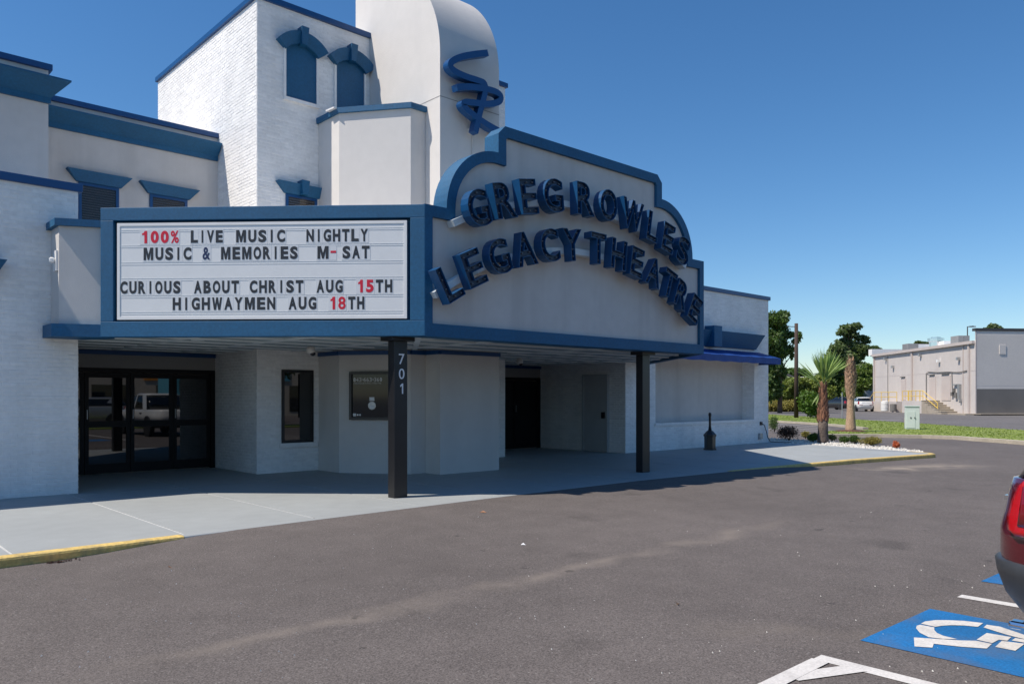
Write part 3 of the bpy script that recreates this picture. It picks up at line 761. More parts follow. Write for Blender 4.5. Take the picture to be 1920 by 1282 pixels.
ring = [c0+de*(.085*math.cos(a))+Vector((0, 0, .085*math.sin(a))) for a in [2*math.pi*k/20 for k in range(20)]]
hc.prism(ring, dn*.004); hc.build('speaking_port', 'galv', tkt)
MB().obox(c0-de*.04+dn*.005+Vector((0, 0, -.06)), de*.08, dn*.004, (0, 0, .05)).build('port_button', 'vinyl', tkt)
MB().obox(c0-de*.055+Vector((0, 0, .10)), de*.11, dn*.002, (0, 0, .075)).build('notice', 'vinyl', tkt)
MB().obox(dd(tw0+t+.02, tz0+t+.02, .031), de*.07, dn*.002, (0, 0, .06)).build('sticker', 'vinyl', tkt)
for k in (0, 1):
    q = dd(tw0+t+.125+k*.05, tz0+t+.05, .031)
    MB().prism([q+de*(.02*math.cos(a))+Vector((0, 0, .02*math.sin(a))) for a in [2*math.pi*j/12 for j in range(12)]], dn*.002).build('sticker', 'vinyl', tkt)
# slot window of the tower base
f = MB(); x0, x1, z0, z1 = 7.69, 8.43, .62, 2.18; y = 15.5
f.box(x0, x0+.06, y-.03, y+.02, z0, z1).box(x1-.06, x1, y-.03, y+.02, z0, z1).box(x0+.06, x1-.06, y-.03, y+.02, z1-.06, z1).box(x0+.06, x1-.06, y-.03, y+.02, z0, z0+.06)
swn = f.build('window', 'black', TB); MB().box(x0+.06, x1-.06, y-.01, y-.004, z0+.06, z1-.06).build('pane', 'glass', swn)
MB().box(x0-.05, x1+.08, y-.07, y-.008, z0-.09, z0-.0).build('sill', 'brick', swn)
# entrance doors: black frame, leaves with push bars
def entrance(x0, x1, y, leaves, seed=0, dark=False):
    fr = MB(); zt = 2.2
    fr.box(x0, x0+.10, y-.06, y+.02, 0, zt).box(x1-.10, x1, y-.06, y+.02, 0, zt).box(x0+.1, x1-.1, y-.06, y+.02, zt-.09, zt)
    f = fr.build('entrance_frame', 'door_black', TB)
    for (a, b) in leaves:
        d = MB(); s = .075
        if dark: s = .045
        d.box(a, a+s, y-.05, y, .02, zt-.1).box(b-s, b, y-.05, y, .02, zt-.1).box(a+s, b-s, y-.05, y, zt-.2, zt-.1).box(a+s, b-s, y-.05, y, .02, .22).box(a+s, b-s, y-.05, y, .97, 1.10)
        dr = d.build('glass_door', 'door_black', TB); gm = 'door_black' if dark else 'glass'
        MB().box(a+s, b-s, y-.03, y-.024, 1.10, zt-.2).build('pane', gm, dr); MB().box(a+s, b-s, y-.03, y-.024, .22, .97).build('pane', gm, dr)
        MB().box(a+s*.4, a+s*.6, y-.09, y-.05, 1.14, 1.34).build('handle', 'galv', dr)
entrance(3.47, 7.14, 17.7, [(3.58, 4.45), (4.46, 5.33), (5.34, 6.21), (6.22, 7.03)])
entrance(14.11, 17.49, 17.62, [(14.22, 15.30), (15.31, 16.39), (16.40, 17.38)], dark=True)
MB().box(14.35, 14.95, 17.40, 17.45, .3, 1.0).build('notice_board', 'black', TB) if False else None
# grey service door in the recess side wall
dy0, dy1 = 14.80, 15.66
fr = MB(); fr.box(17.40, 17.499, dy0-.06, dy0, 0, 2.26).box(17.40, 17.499, dy1, dy1+.06, 0, 2.26).box(17.40, 17.499, dy0, dy1, 2.2, 2.26)
fr.build('door_frame', 'door_grey', TB)
sd = MB().box(17.43, 17.49, dy0+.005, dy1-.005, .015, 2.195).build('service_door', 'door_grey', TB)
MB().box(17.36, 17.43, dy0+.05, dy0+.14, .98, 1.16).build('handle', 'black', sd)
for zz in (.3, 1.1, 1.9): MB().box(17.41, 17.43, dy1-.03, dy1-.005, zz, zz+.1).build('hinge', 'galv', sd)
# hoods over the wing niches
def wing_hood(xa, xb, y=YF):
    xc = (xa+xb)/2; mb = MB()
    mb.add([(xa+.02, y, 3.22), (xb-.02, y, 3.22), (xb-.02, y-.08, 3.22), (xa+.02, y-.08, 3.22), (xa-.25, y, 3.72), (xb+.25, y, 3.72), (xb+.25, y-.28, 3.72), (xa-.25, y-.28, 3.72)],
           [(0, 1, 2, 3), (7, 6, 5, 4), (3, 2, 6, 7), (1, 5, 6, 2), (0, 3, 7, 4), (0, 4, 5, 1)])
    h = mb.build('niche_hood', 'blue', TB)
    MB().box(xc-.22, xc+.22, y-.36, y-.01, 3.2, 3.86).build('keystone', 'blue', h)
wing_hood(18.9, 24.5); wing_hood(-3.4, 2.25, YL)
# outlet and pipe box on the wing wall
MB().box(24.85, 24.97, YF-.05, YF-.004, .62, .74).build('outlet', 'dark_metal', TB)
MB().box(24.75, 24.92, YF-.09, YF-.004, .14, .34).build('outlet', 'galv', TB)

# ================================================================== THE MARQUEE
CX = 11.12
PL, PC, PR, PE = Vector((3.65, 13.56, 0)), Vector((7.29, 9.87, 0)), Vector((14.95, 9.87, 0)), Vector((18.55, 14.10, 0))
ZB, ZT = 2.55, 4.60
MQ = thing('theatre_marquee', 'blue framed marquee canopy with white letter board and shaped name sign', 'marquee', (CX, 12.0, 2.55))
ue = (PC-PL).normalized(); un = Vector((ue.y, -ue.x, 0)); LL = (PC-PL).length   # outward normal of the left face
vr = (PE-PR).normalized(); vn = Vector((vr.y, -vr.x, 0)); RL = (PE-PR).length
# canopy body with soffit
plan = [(3.2, 14.14), (3.22, 13.98), tuple((PL-un*.16)[:2]), tuple((PC-un*.16-Vector((0,-.28,0)))[:2]), tuple((PR+Vector((-.2, .3, 0)))[:2]), (18.2, 14.14)]
plan = [(3.75, 13.75), (7.40, 10.24), (14.8, 10.24), (18.3, 14.14), (17.49, 14.14), (17.49, 17.56), (14.11, 17.56), (14.11, 15.49), (11.51, 15.49), (11.51, 12.83), (9.86, 12.83), (9.86, 13.33), (9.48, 13.33), (8.55, 14.62), (8.55, 15.49), (7.14, 15.49), (7.14, 17.64), (3.47, 17.64), (3.47, 14.14), (3.47, 13.9)]
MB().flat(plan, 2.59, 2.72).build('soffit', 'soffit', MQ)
rp = [(3.75, 13.75), (7.40, 10.24), (14.8, 10.24), (18.3, 14.14), (17.49, 14.16), (17.49, 17.45), (3.47, 17.45), (3.47, 14.14)]
MB().flat(rp, 4.10, 4.16).build('roof', 'roof_white', MQ)
# battens: two sets following the sides, as on the photograph
bt = MB()
for k in range(9):
    y = 10.9+k*.80
    segs = [(max(3.5, 7.4-(y-10.24)*1.04) if y < 14.1 else 3.5, min(17.4, 14.8+(y-10.24)*.9) if y < 14.1 else 17.4)]
    for (a, b) in segs:
        cuts = []
        if y > 12.85: cuts.append((9.86 if y < 13.3 else 8.55, 11.51))
        if y > 15.4: cuts = [(7.14, 14.11)]
        cur = a
        for (c_, d_) in cuts:
            if c_ > cur: bt.box(cur, c_, y-.05, y+.05, 2.565, 2.591)
            cur = d_
        if b > cur: bt.box(cur, b, y-.05, y+.05, 2.565, 2.591)
for x in (4.9, 6.3, 7.9, 9.2, 12.2, 13.6, 15.0, 16.3):
    y0 = 10.4 if 7.4 < x < 14.8 else (10.4+(7.4-x)*.97 if x < 7.4 else 10.4+(x-14.8)*1.1)
    y1 = 17.5 if x < 7.1 or x > 14.2 else (12.8 if 9.8 < x < 11.6 else 15.4)
    if x == 7.9: y1 = 15.4
    if x == 9.2: y1 = 13.7
    bt.box(x-.05, x+.05, y0, y1, 2.5675, 2.592)
bt.obox(Vector((7.5, 10.4, 2.569)), (2.0, 2.9, 0), (.08, -.06, 0), (0, 0, .021))
bt.obox(Vector((14.7, 10.4, 2.569)), (-3.0, 2.4, 0), (.08, .08, 0), (0, 0, .021))
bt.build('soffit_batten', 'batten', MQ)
for (x, y) in ((5.2, 13.6), (6.6, 12.4), (8.3, 12.0), (8.3, 14.0), (10.2, 11.6), (12.8, 12.4), (12.8, 14.4), (14.4, 13.2), (16.0, 14.9), (5.4, 15.9)):
    MB().lathe([(.11, 0), (.11, .012), (.07, .02)], (x, y, 2.57), 14).build('downlight', 'batten', MQ)
# left face: frame with mitred bars
def fpt(u, z, o=0, base=PL, e=ue, n=un): return base+e*u+n*o+Vector((0, 0, z))
fw = .215
fb = MB()
fb.prism([fpt(0, ZB, -.16), fpt(LL, ZB, -.16), fpt(LL, ZT, -.16), fpt(0, ZT, -.16)], un*.04)                      # back wall
back = fb.build('sign_backing', 'blue', MQ)
fr = MB()
fr.obox(fpt(0, ZB, -.12), ue*(LL), un*.12, (0, 0, .245)); fr.obox(fpt(0, ZT-.205, -.12), ue*(LL), un*.12, (0, 0, .205))
fr.obox(fpt(0, ZB+.245, -.12), ue*.21, un*.12, (0, 0, ZT-ZB-.45)); fr.obox(fpt(LL-.23, ZB+.245, -.12), ue*.23, un*.12, (0, 0, ZT-ZB-.45))
fr.build('board_frame', 'blue', MQ, bevel=.008)
# top closing of marquee behind the frame
MB().obox(fpt(0.01, ZT-.10, -.50), ue*(LL-.3), un*.34, (0, 0, .095)).build('parapet_top', 'blue', MQ)
# letter board
ub0, ub1, zb0, zb1 = .305, LL-.325, ZB+.305, ZT-.275
al = MB(); t = .045
al.obox(fpt(ub0-.04, zb0-.03, -.115), ue*(ub1-ub0+.08), un*.104, (0, 0, t)); al.obox(fpt(ub0-.04, zb1-.015, -.115), ue*(ub1-ub0+.08), un*.104, (0, 0, t))
al.obox(fpt(ub0-.04, zb0-.03+t, -.115), ue*t, un*.104, (0, 0, zb1-zb0+.015-t)); al.obox(fpt(ub1-.005, zb0-.03+t, -.115), ue*t, un*.104, (0, 0, zb1-zb0+.015-t))
al.build('board_trim', 'white', MQ)
lb = MB().obox(fpt(ub0, zb0, -.112), ue*(ub1-ub0), un*.092, (0, 0, zb1-zb0)).build('letter_board', 'board', MQ)
WALLX0, WALLX1 = 333., 1773.
def bu(xz):                                            # close-up x -> distance along the board
    px = 90+xz/2.630; k = (px-HX)/FOC
    # intersect ray with board front plane
    d = ray(px, 0); base = fpt(0, 0, -.018); t_ = (base.dot(un))/(d[0]*un.x+d[1]*un.y)
    p = Vector((d[0]*t_, d[1]*t_, 0)); return (p-base.xyz.copy()).dot(ue) if True else 0
def bz(xz, yz):
    px, py = 90+xz/2.630, 370+yz/2.630; d = ray(px, py); base = fpt(0, 0, -.018); t_ = (base.dot(un))/(d[0]*un.x+d[1]*un.y)
    return CAMH+d[2]*t_
rails = [157, 166, 234, 243, 318, 329, 397, 408, 482, 492, 564, 575]
for yz in rails[::1]:
    z_ = bz(1000, yz)
    MB().obox(fpt(ub0+.02, z_, -.021), ue*(ub1-ub0-.04), un*.0045, (0, 0, .006)).build('letter_rail', 'board', lb)
WID = {'M': 1.25, 'W': 1.3, 'I': .28, '1': .6, '-': .75, '%': 1.25, '&': 1.1}
lines_ = [(224, 163, [('100%', 452, 650, 'print_red'), ('LIVE', 700, 866, 'print_black'), ('MUSIC', 922, 1174, 'print_black'), ('NIGHTLY', 1270, 1582, 'print_black')]),
          (308, 246, [('MUSIC', 466, 712, 'print_black'), ('&', 758, 804, 'print_dkblue'), ('MEMORIES', 848, 1236, 'print_black'), ('M', 1322, 1390, 'print_black'), ('-', 1390, 1424, 'print_red'), ('SAT', 1448, 1590, 'print_black')]),
          (474, 412, [('CURIOUS', 352, 658, 'print_black'), ('ABOUT', 716, 946, 'print_black'), ('CHRIST', 990, 1264, 'print_black'), ('AUG', 1320, 1458, 'print_black'), ('15', 1518, 1610, 'print_red'), ('TH', 1612, 1702, 'print_black')]),
          (556, 494, [('HIGHWAYMEN', 610, 1126, 'print_black'), ('AUG', 1182, 1328, 'print_black'), ('18', 1382, 1472, 'print_red'), ('TH', 1476, 1564, 'print_black')])]
tilecache = {}
mqw = Vector(MQ['_w'])
def slope(x): return (x-333)*(-.0045)                   # close-up rows drift slightly
for (yb, yt, words) in lines_:
    z0_, z1_ = bz(1000, yb-2), bz(1000, yt-2)
    H = z1_-z0_
    for (wd, xa, xb, mk) in words:
        pw = [1.22 if c in 'MW' else (.86 if c == 'I' else 1.0) for c in wd]
        tot = sum(pw); x = xa; unit = (xb-xa)/tot
        for c, p in zip(wd, pw):
            a, b = bu(x), bu(x+unit*p); x += unit*p; cw = b-a
            tl = MB().obox(fpt(a+.002, z0_-.022, -.0195), ue*(cw-.004), un*.002, (0, 0, H+.044)).build('letter_tile', 'tile', lb)
            gw = cw*.80 if c not in 'I1-' else (cw*.22 if c == 'I' else (cw*.50 if c == '1' else cw*.8))
            g0 = a+(cw-gw)/2
            m_ = MB()
            if c == '-': m_.obox(fpt(g0, z0_+H*.46, -.0175), ue*gw, un*.003, (0, 0, H*.17))
            else: glyph_mb(m_, 'bold', c, fpt(g0, z0_, -.0175), ue, (0, 0, 1), gw, H, un, .003)
            m_.build('letter', mk, tl)
# left stub: small return wall, cap and base band
SL = fpt(-.62, 0, -.17)
st = MB().prism([(3.15, 14.44, ZB+.2), (3.15, 13.93, ZB+.2), tuple(fpt(-.005, ZB+.2, -.10)), tuple(fpt(-.005, ZB+.2, -.42)), (3.6, 14.44, ZB+.2)], (0, 0, 1.55))
st.build('stub_wall', 'stucco', MQ)
MB().prism([(3.08, 14.44, 0), (3.08, 13.89, 0), tuple(fpt(-.005, 0, -.04)), tuple(fpt(-.005, 0, -.42)), (3.6, 14.44, 0)], (0, 0, .11)).build('stub_cap', 'blue', MQ).location.z += ZB+1.75
MB().prism([(3.03, 14.44, 0), (3.03, 13.87, 0), tuple(fpt(-.005, 0, -.015)), tuple(fpt(-.005, 0, -.42)), (3.6, 14.44, 0)], (0, 0, .2)).build('stub_band', 'blue', MQ).location.z += ZB
# alarm box on the stub return
MB().obox((3.12, 13.98, 3.60), (.0, .16, 0), (.029, 0, 0), (0, 0, .32)).build('alarm_plate', 'white', MQ) 
MB().lathe([(.02, 0), (.045, .02), (.045, .07), (.02, .09)], (3.08, 14.06, 3.72), 10).build('alarm_strobe', 'white', MQ)

# shaped front sign
def outline(bw):
    """outer outline for bw=0, inner (panel) outline for bw>0; half then mirrored"""
    h = []
    if bw == 0:
        h += [(-3.83, ZB), (-3.83, ZT+.01), (-3.40, ZT+.01)]
        r = 1.11
    else:
        h += [(-3.83+bw*.85, ZB+.205), (-3.83+bw*.85, ZT-bw+.01), (-3.40+bw, ZT-bw+.01)]
        r = 1.11-bw
    cz = 4.61
    h += [(-2.29-r*math.cos(a), cz+1.11/1.11*r*math.sin(a)*1.008) for a in [math.pi/2*i/14 for i in range(0 if bw else 1, 15)]]
    if bw == 0: h += [(-2.29, 6.06), (-2.14, 6.21)]
    else: h += [(-2.29+bw, 5.72-bw), (-2.29+bw, 5.99), (-2.07, 6.03)]
    full = h+[(-x, z) for x, z in reversed(h)]
    return full
OUT, INN = outline(0), outline(.18)
YS0 = 9.87
sg = MB(); n = len(OUT)
# border ring on the front, outer return, inner return, panel
vs = [(CX+x, YS0, z) for x, z in OUT]+[(CX+x, YS0+.36, z) for x, z in OUT]
fs = [(i, n+i, n+(i+1) % n, (i+1) % n) for i in range(n)]
sgb = MB(); sgb.add(vs, [tuple(reversed(f)) for f in fs]+[tuple(reversed([n+i for i in range(n)]))][:1])
# border front face by matching the two outlines
m_ = len(INN)
ring = MB()
from mathutils.geometry import tessellate_polygon
ov = [Vector((x, z, 0)) for x, z in OUT]; iv = [Vector((x, z, 0)) for x, z in INN]
tri = tessellate_polygon([ov, iv])
allp = OUT+INN
def orient(t):
    (a, b), (c, d), (e, f_) = [allp[i] for i in t]
    return t if (c-a)*(f_-b)-(d-b)*(e-a) > 0 else t[::-1]
sgb.add([(CX+x, YS0, z) for x, z in allp], [orient(tuple(t)) for t in tri])
nI = len(INN)
sgb.add([(CX+x, YS0, z) for x, z in INN]+[(CX+x, YS0+.07, z) for x, z in INN], [(i, (i+1) % nI, nI+(i+1) % nI, nI+i) for i in range(nI)])
sgb.build('sign_border', 'blue', MQ)
tri = tessellate_polygon([iv])
pn = MB(); pn.add([(CX+x, YS0+.065, z) for x, z in INN], [tuple(t) for t in tri])
pnl = pn.build('sign_panel', 'stucco', MQ)
for p in pnl.data.polygons: pass
# make every panel triangle face the street
import bmesh
def face_dir(o, d):
    bm = bmesh.new(); bm.from_mesh(o.data)
    for f in bm.faces:
        if f.normal.dot(Vector(d)) < 0: f.normal_flip()
    bm.to_mesh(o.data); bm.free()
face_dir(pnl, (0, -1, 0))
# right face of the marquee (turned away from the photograph)
fr = MB()
fr.obox(PR+vn*0+Vector((0, 0, ZB))-vn*.12, vr*RL, vn*.12, (0, 0, .245)); fr.obox(PR-vn*.12+Vector((0, 0, ZT-.205)), vr*RL, vn*.12, (0, 0, .205))
fr.obox(PR-vn*.12+Vector((0, 0, ZB+.245)), vr*.21, vn*.12, (0, 0, ZT-ZB-.45)); fr.obox(PE-vr*.23-vn*.12+Vector((0, 0, ZB+.245)), vr*.23, vn*.12, (0, 0, ZT-ZB-.45))
fr.build('board_frame', 'blue', MQ)
MB().obox(PR+vr*.1-vn*.15+Vector((0, 0, ZB+.2)), vr*(RL-.2), vn*.06, (0, 0, ZT-ZB-.4)).build('letter_board', 'board', MQ)
# corner post under the band edge
# channel letters on curved rails
YL0, DEP = YS0-.11, .185                               # back of the letters, depth
arc1, arc2 = (10.98, -1.90, 7.12), (10.96, -2.0, 6.36)
row1 = [('G', 8.15, .50), ('R', 8.72, .50), ('E', 9.27, .42), ('G', 9.87, .52), ('R', 10.71, .50), ('O', 11.36, .52), ('W', 12.08, .68), ('L', 12.72, .38), ('E', 13.24, .42), ('S', 13.76, .46)]
row2 = [('L', 7.57, .40), ('E', 8.05, .44), ('G', 8.60, .50), ('A', 9.19, .52), ('C', 9.78, .50), ('Y', 10.36, .54), ('T', 11.07, .46), ('H', 11.66, .48), ('E', 12.22, .42), ('A', 12.76, .50), ('T', 13.28, .44), ('R', 13.72, .46), ('E', 14.20, .42)]
def channel_letter(ch, x, wd, arc, ht=.575, af=1.0):
    wd *= .94
    ax_, az_, R_ = arc; th = math.asin((x-ax_)/R_); cx_, cz_ = ax_+R_*math.sin(th), az_+R_*math.cos(th)
    th *= af
    ex = Vector((math.cos(th), 0, -math.sin(th))); ez = Vector((math.sin(th), 0, math.cos(th)))
    co, sz, fs, loops = GL[('chan', ch)]
    P2 = np.array([[(c[0]/sz[0]-.5)*wd, (c[1]/sz[1]-.5)*ht] for c in co])
    o = Vector((cx_, 0, cz_))
    W = lambda p, y: (o+ex*p[0]+ez*p[1])+Vector((0, y, 0))
    yb, yf, yr = YL0, YL0-DEP, YL0-DEP+.045            # back, front rim, recessed face
    mb = MB()
    for lp in loops:
        pts = [P2[i] for i in lp]; n = len(pts)
        inn = []
        for i in range(n):                              # interior lies to the left of the loop direction
            a, b, c = pts[i-1], pts[i], pts[(i+1) % n]
            d1_, d2_ = b-a, c-b; l1, l2 = np.linalg.norm(d1_)+1e-9, np.linalg.norm(d2_)+1e-9
            n1, n2 = np.array([-d1_[1], d1_[0]])/l1, np.array([-d2_[1], d2_[0]])/l2
            nn = n1+n2; q = np.linalg.norm(nn)
            nn = nn/q if q > 1e-6 else n1
            inn.append(b+nn*.009/max(.5, nn@n1))
        vs = [W(p, yb) for p in pts]+[W(p, yf) for p in pts]+[W(p, yf) for p in inn]+[W(p, yr+.002) for p in inn]
        fs_ = []
        for i in range(n):
            j = (i+1) % n
            fs_ += [(i, j, n+j, n+i), (n+i, n+j, 2*n+j, 2*n+i), (2*n+i, 2*n+j, 3*n+j, 3*n+i)]
        mb.add(vs, fs_)
    mb.add([W(p, yb) for p in P2], [tuple(reversed(f)) for f in fs])
    lt = mb.build('channel_letter', 'letter_blue', MQ, label="blue channel letter %s" % ch)
    fc = MB(); fc.add([W(p, yr) for p in P2], fs); fo = fc.build('letter_face', 'letter_face', lt); face_dir(fo, (0, -1, 0))
    # bulbs: greedy picks well inside the strokes
    seg = [(P2[lp[i]], P2[lp[(i+1) % len(lp)]]) for lp in loops for i in range(len(lp))]
    A_ = np.array([s_[0] for s_ in seg]); B_ = np.array([s_[1] for s_ in seg])
    gx, gy = np.meshgrid(np.linspace(-wd/2, wd/2, 36), np.linspace(-ht/2, ht/2, 42)); pts = np.c_[gx.ravel(), gy.ravel()]
    ins = np.zeros(len(pts), bool)
    for a, b in zip(A_, B_):
        cond = (a[1] > pts[:, 1]) != (b[1] > pts[:, 1])
        with np.errstate(divide='ignore', invalid='ignore'):
            xi = (b[0]-a[0])*(pts[:, 1]-a[1])/(b[1]-a[1])+a[0]
        ins ^= cond & (pts[:, 0] < xi)
    pts = pts[ins]
    AB = B_-A_; t_ = np.clip(((pts[:, None]-A_)*AB).sum(2)/((AB**2).sum(1)+1e-12), 0, 1)
    dist = np.linalg.norm(pts[:, None]-(A_+t_[..., None]*AB), axis=2).min(1)
    ok = dist > .60*np.percentile(dist, 92); pts, dist = pts[ok], dist[ok]
    order_ = np.argsort(-dist-.02*np.sin(pts[:, 0]*9)); chosen = []
    for i in order_:
        if all(np.linalg.norm(pts[i]-c) > .125 for c in chosen): chosen.append(pts[i])
    bb = MB()
    for c in chosen:
        p = W(c, yr); r = .016
        ring1 = [p+Vector((r*math.cos(k*math.pi/3), -.006, r*math.sin(k*math.pi/3))) for k in range(6)]
        ring2 = [p+Vector((r*.8*math.cos(k*math.pi/3), -.032, r*.8*math.sin(k*math.pi/3))) for k in range(6)]
        bb.add([q for q in ring1]+[q for q in ring2]+[p+Vector((0, -.045, 0))], [(k, 6+k, 6+(k+1) % 6, (k+1) % 6) for k in range(6)]+[(6+k, 12, 6+(k+1) % 6) for k in range(6)])
    bo = bb.build('bulbs', 'bulb', lt, smooth=True, kind='stuff')
    bm = bmesh.new(); bm.from_mesh(bo.data); bmesh.ops.recalc_face_normals(bm, faces=bm.faces); bm.to_mesh(bo.data); bm.free()
for ch, x, wd in row1: channel_letter(ch, x, wd, arc1, .59, .72)
for ch, x, wd in row2: channel_letter(ch, x, wd, arc2, .575, .92)
def rail(arc, x0, x1, dz):
    mb = MB(); ax_, az_, R_ = arc; n = 26; R_ += dz; pts = []
    for i in range(n+1):
        x = x0+(x1-x0)*i/n; th = math.asin((x-ax_)/R_); pts.append((ax_+R_*math.sin(th), az_+R_*math.cos(th), th))
    vs = []
    for (x, z, th) in pts:
        nx, nz = math.sin(th), math.cos(th)
        for (o_, y) in ((-.055, YS0+.06), (-.055, YL0+.002), (.055, YL0+.002), (.055, YS0+.06)): vs.append((x+nx*o_, y, z+nz*o_))
    fs_ = []
    for i in range(n):
        for k in range(4): fs_.append((i*4+k, (i+1)*4+k, (i+1)*4+(k+1) % 4, i*4+(k+1) % 4))
    fs_ += [(0, 1, 2, 3), tuple(n*4+k for k in (3, 2, 1, 0))]
    mb.add(vs, fs_); return mb.build('letter_raceway', 'batten', MQ)
rail(arc1, 7.78, 14.12, -.09); rail(arc2, 7.42, 14.45, -.08)

# logo on the pylon
LG = thing('wall_logo', 'blue looping script initials mounted on the curved white pylon', 'sign', (10.7, PYF-.1, 8.0))
def swoosh(path, wd, y0, y1, name):
    P = []
    for (x, y) in path:
        p = PY(700+x/3.205, y/3.205, PYF-.3); P.append(np.array([p.x, p.z]))
    Q = []
    for i in range(len(P)-1):                            # Catmull-Rom
        p0, p1, p2, p3 = P[max(i-1, 0)], P[i], P[i+1], P[min(i+2, len(P)-1)]
        for k in range(5):
            t = k/5; Q.append(.5*((2*p1)+(-p0+p2)*t+(2*p0-5*p1+4*p2-p3)*t*t+(-p0+3*p1-3*p2+p3)*t**3))
    Q.append(P[-1]); vs = []; n = len(Q)
    for i in range(n):
        d = Q[min(i+1, n-1)]-Q[max(i-1, 0)]; d = d/np.linalg.norm(d); nn = np.array([-d[1], d[0]])*wd/2
        a, b = Q[i]+nn, Q[i]-nn
        vs += [(a[0], y0, a[1]), (b[0], y0, b[1]), (b[0], y1, b[1]), (a[0], y1, a[1])]
    fs_ = []
    for i in range(n-1):
        for k in range(4): fs_.append((i*4+k, (i+1)*4+k, (i+1)*4+(k+1) % 4, i*4+(k+1) % 4))
    fs_ += [(0, 1, 2, 3), tuple((n-1)*4+k for k in (3, 2, 1, 0))]
    mb = MB(); mb.add(vs, [f[::-1] for f in fs_]); o = mb.build(name, 'blue_metal', LG)
    bm = bmesh.new(); bm.from_mesh(o.data); bmesh.ops.recalc_face_normals(bm, faces=bm.faces); bm.to_mesh(o.data); bm.free()
    return o
swoosh([(690, 318), (610, 327), (530, 343), (475, 370), (466, 400), (500, 432), (565, 462), (635, 485), (672, 505), (672, 560), (652, 640), (634, 715), (617, 795)], .132, PYF-.30, PYF-.13, 'script_stroke')
swoosh([(503, 525), (580, 522), (670, 533), (740, 553), (768, 580), (755, 612), (690, 625), (610, 618), (553, 615), (548, 640), (610, 695), (690, 750), (790, 805)], .132, PYF-.304, PYF-.134, 'script_stroke')
for (x, y) in ((450, 392), (590, 785), (530, 640), (712, 795)):
    p = PY(700+x/3.205, y/3.205, PYF-.1); MB().box(p.x-.03, p.x+.05, PYF-.16, PYF-.004, p.z-.05, p.z+.05).build('mount', 'ivory', LG)
p = PY(885, 250, PYF); MB().tube([(p.x, PYF-.02, p.z), (p.x, PYF-.02, p.z-2.5)], .012, 6).build('conduit', 'stucco_light', LG)

# posts
def post(x, y, label, nums=False):
    t = thing('canopy_post', label, 'post', (x, y, 0), 'black posts carrying the marquee')
    MB().box(x-.125, x+.125, y-.09, y+.09, 0, 2.49).build('shaft', 'black', t, bevel=.006)
    MB().box(x-.22, x+.22, y-.16, y+.16, 2.49, 2.567).build('cap', 'black', t)
    if nums:
        mb = MB()
        for i, ch in enumerate('701'):
            wd = .105 if ch != '1' else .055
            glyph_mb(mb, 'thin', ch, (x-.0-wd/2+.01, y-.091, 2.16-i*.235-.04), (1, 0, 0), (0, 0, 1), wd, .165, (0, -1, 0), .008)
        mb.build('house_number', 'frost', t)
    return t
post(7.16, 10.42, 'black steel post with the numerals 701 under the marquee corner', True)
post(13.40, 10.36, 'plain black steel post under the far front of the marquee')

# dome cameras under the soffit
def dome(x, y, label):
    t = thing('security_camera', label, 'camera', (x, y, 2.56), 'dome cameras under the marquee')
    MB().lathe([(.05, 0), (.075, -.03), (.085, -.10), (.08, -.13), (.05, -.15)][::-1], (x, y, 2.565), 16).build('housing', 'ivory', t, smooth=True)
    MB().lathe([(.012, -.185), (.045, -.165), (.055, -.14), (.05, -.12)], (x+.02, y-.03, 2.56), 12).build('lens_dome', 'black', t, smooth=True)
p = G(583, 655, 2.5); dome(p.x*1.0, min(p.y, 15.2), 'ivory dome camera hanging in front of the brick pier')
p = G(970, 675, 2.5); dome(13.4, 14.2, 'ivory dome camera hanging before the far black doorway')

# awning over the display niche
AW = thing('awning', 'royal blue fabric awning over the recessed display niche', 'awning', (21.7, YF, 2.8))
ax0, ax1, ay = 18.95, 24.75, YF-.85
mb = MB(); nseg = 24
top = []; 
vs = []
for i in range(nseg+1):
    x = ax0+(ax1-ax0)*i/nseg; sag = .035*math.sin(i/nseg*math.pi*4)**2
    vs += [(x, YF-.02, 3.14), (x, YF-.45, 3.02-sag), (x, ay, 2.90-.01*math.sin(i*1.9))]
fs = []
for i in range(nseg):
    for k in range(2): a = i*3+k; fs.append((a, a+1, a+4, a+3))
mb.add(vs, fs)
ao = mb.build('canopy_cloth', 'awning', AW); sm_ = ao.modifiers.new('t', 'SOLIDIFY'); sm_.thickness = .01
mb = MB(); vs = []
for i in range(nseg*2+1):
    x = ax0+(ax1-ax0)*i/(nseg*2); vs += [(x, ay-.004, 2.895), (x, ay-.004-.008*math.sin(i*1.3), 2.70+.008*math.sin(i*.9))]
mb.add(vs, [(2*i, 2*i+1, 2*i+3, 2*i+2) for i in range(nseg*2)])
vo_ = mb.build('valance', 'awning', AW); sm_ = vo_.modifiers.new('t', 'SOLIDIFY'); sm_.thickness = .008
for x in (ax0, ax1):
    s_ = 1 if x == ax1 else -1
    MB().add([(x, YF-.02, 3.14), (x, YF-.45, 3.02), (x, ay, 2.895), (x, ay, 2.70), (x, YF-.02, 2.70), (x+.01*s_, YF-.02, 3.14), (x+.01*s_, YF-.45, 3.02), (x+.01*s_, ay, 2.895), (x+.01*s_, ay, 2.70), (x+.01*s_, YF-.02, 2.70)],
             [(0, 1, 2, 3, 4), (9, 8, 7, 6, 5), (0, 5, 6, 1), (1, 6, 7, 2), (2, 7, 8, 3), (3, 8, 9, 4), (4, 9, 5, 0)]).build('end_panel', 'awning', AW)

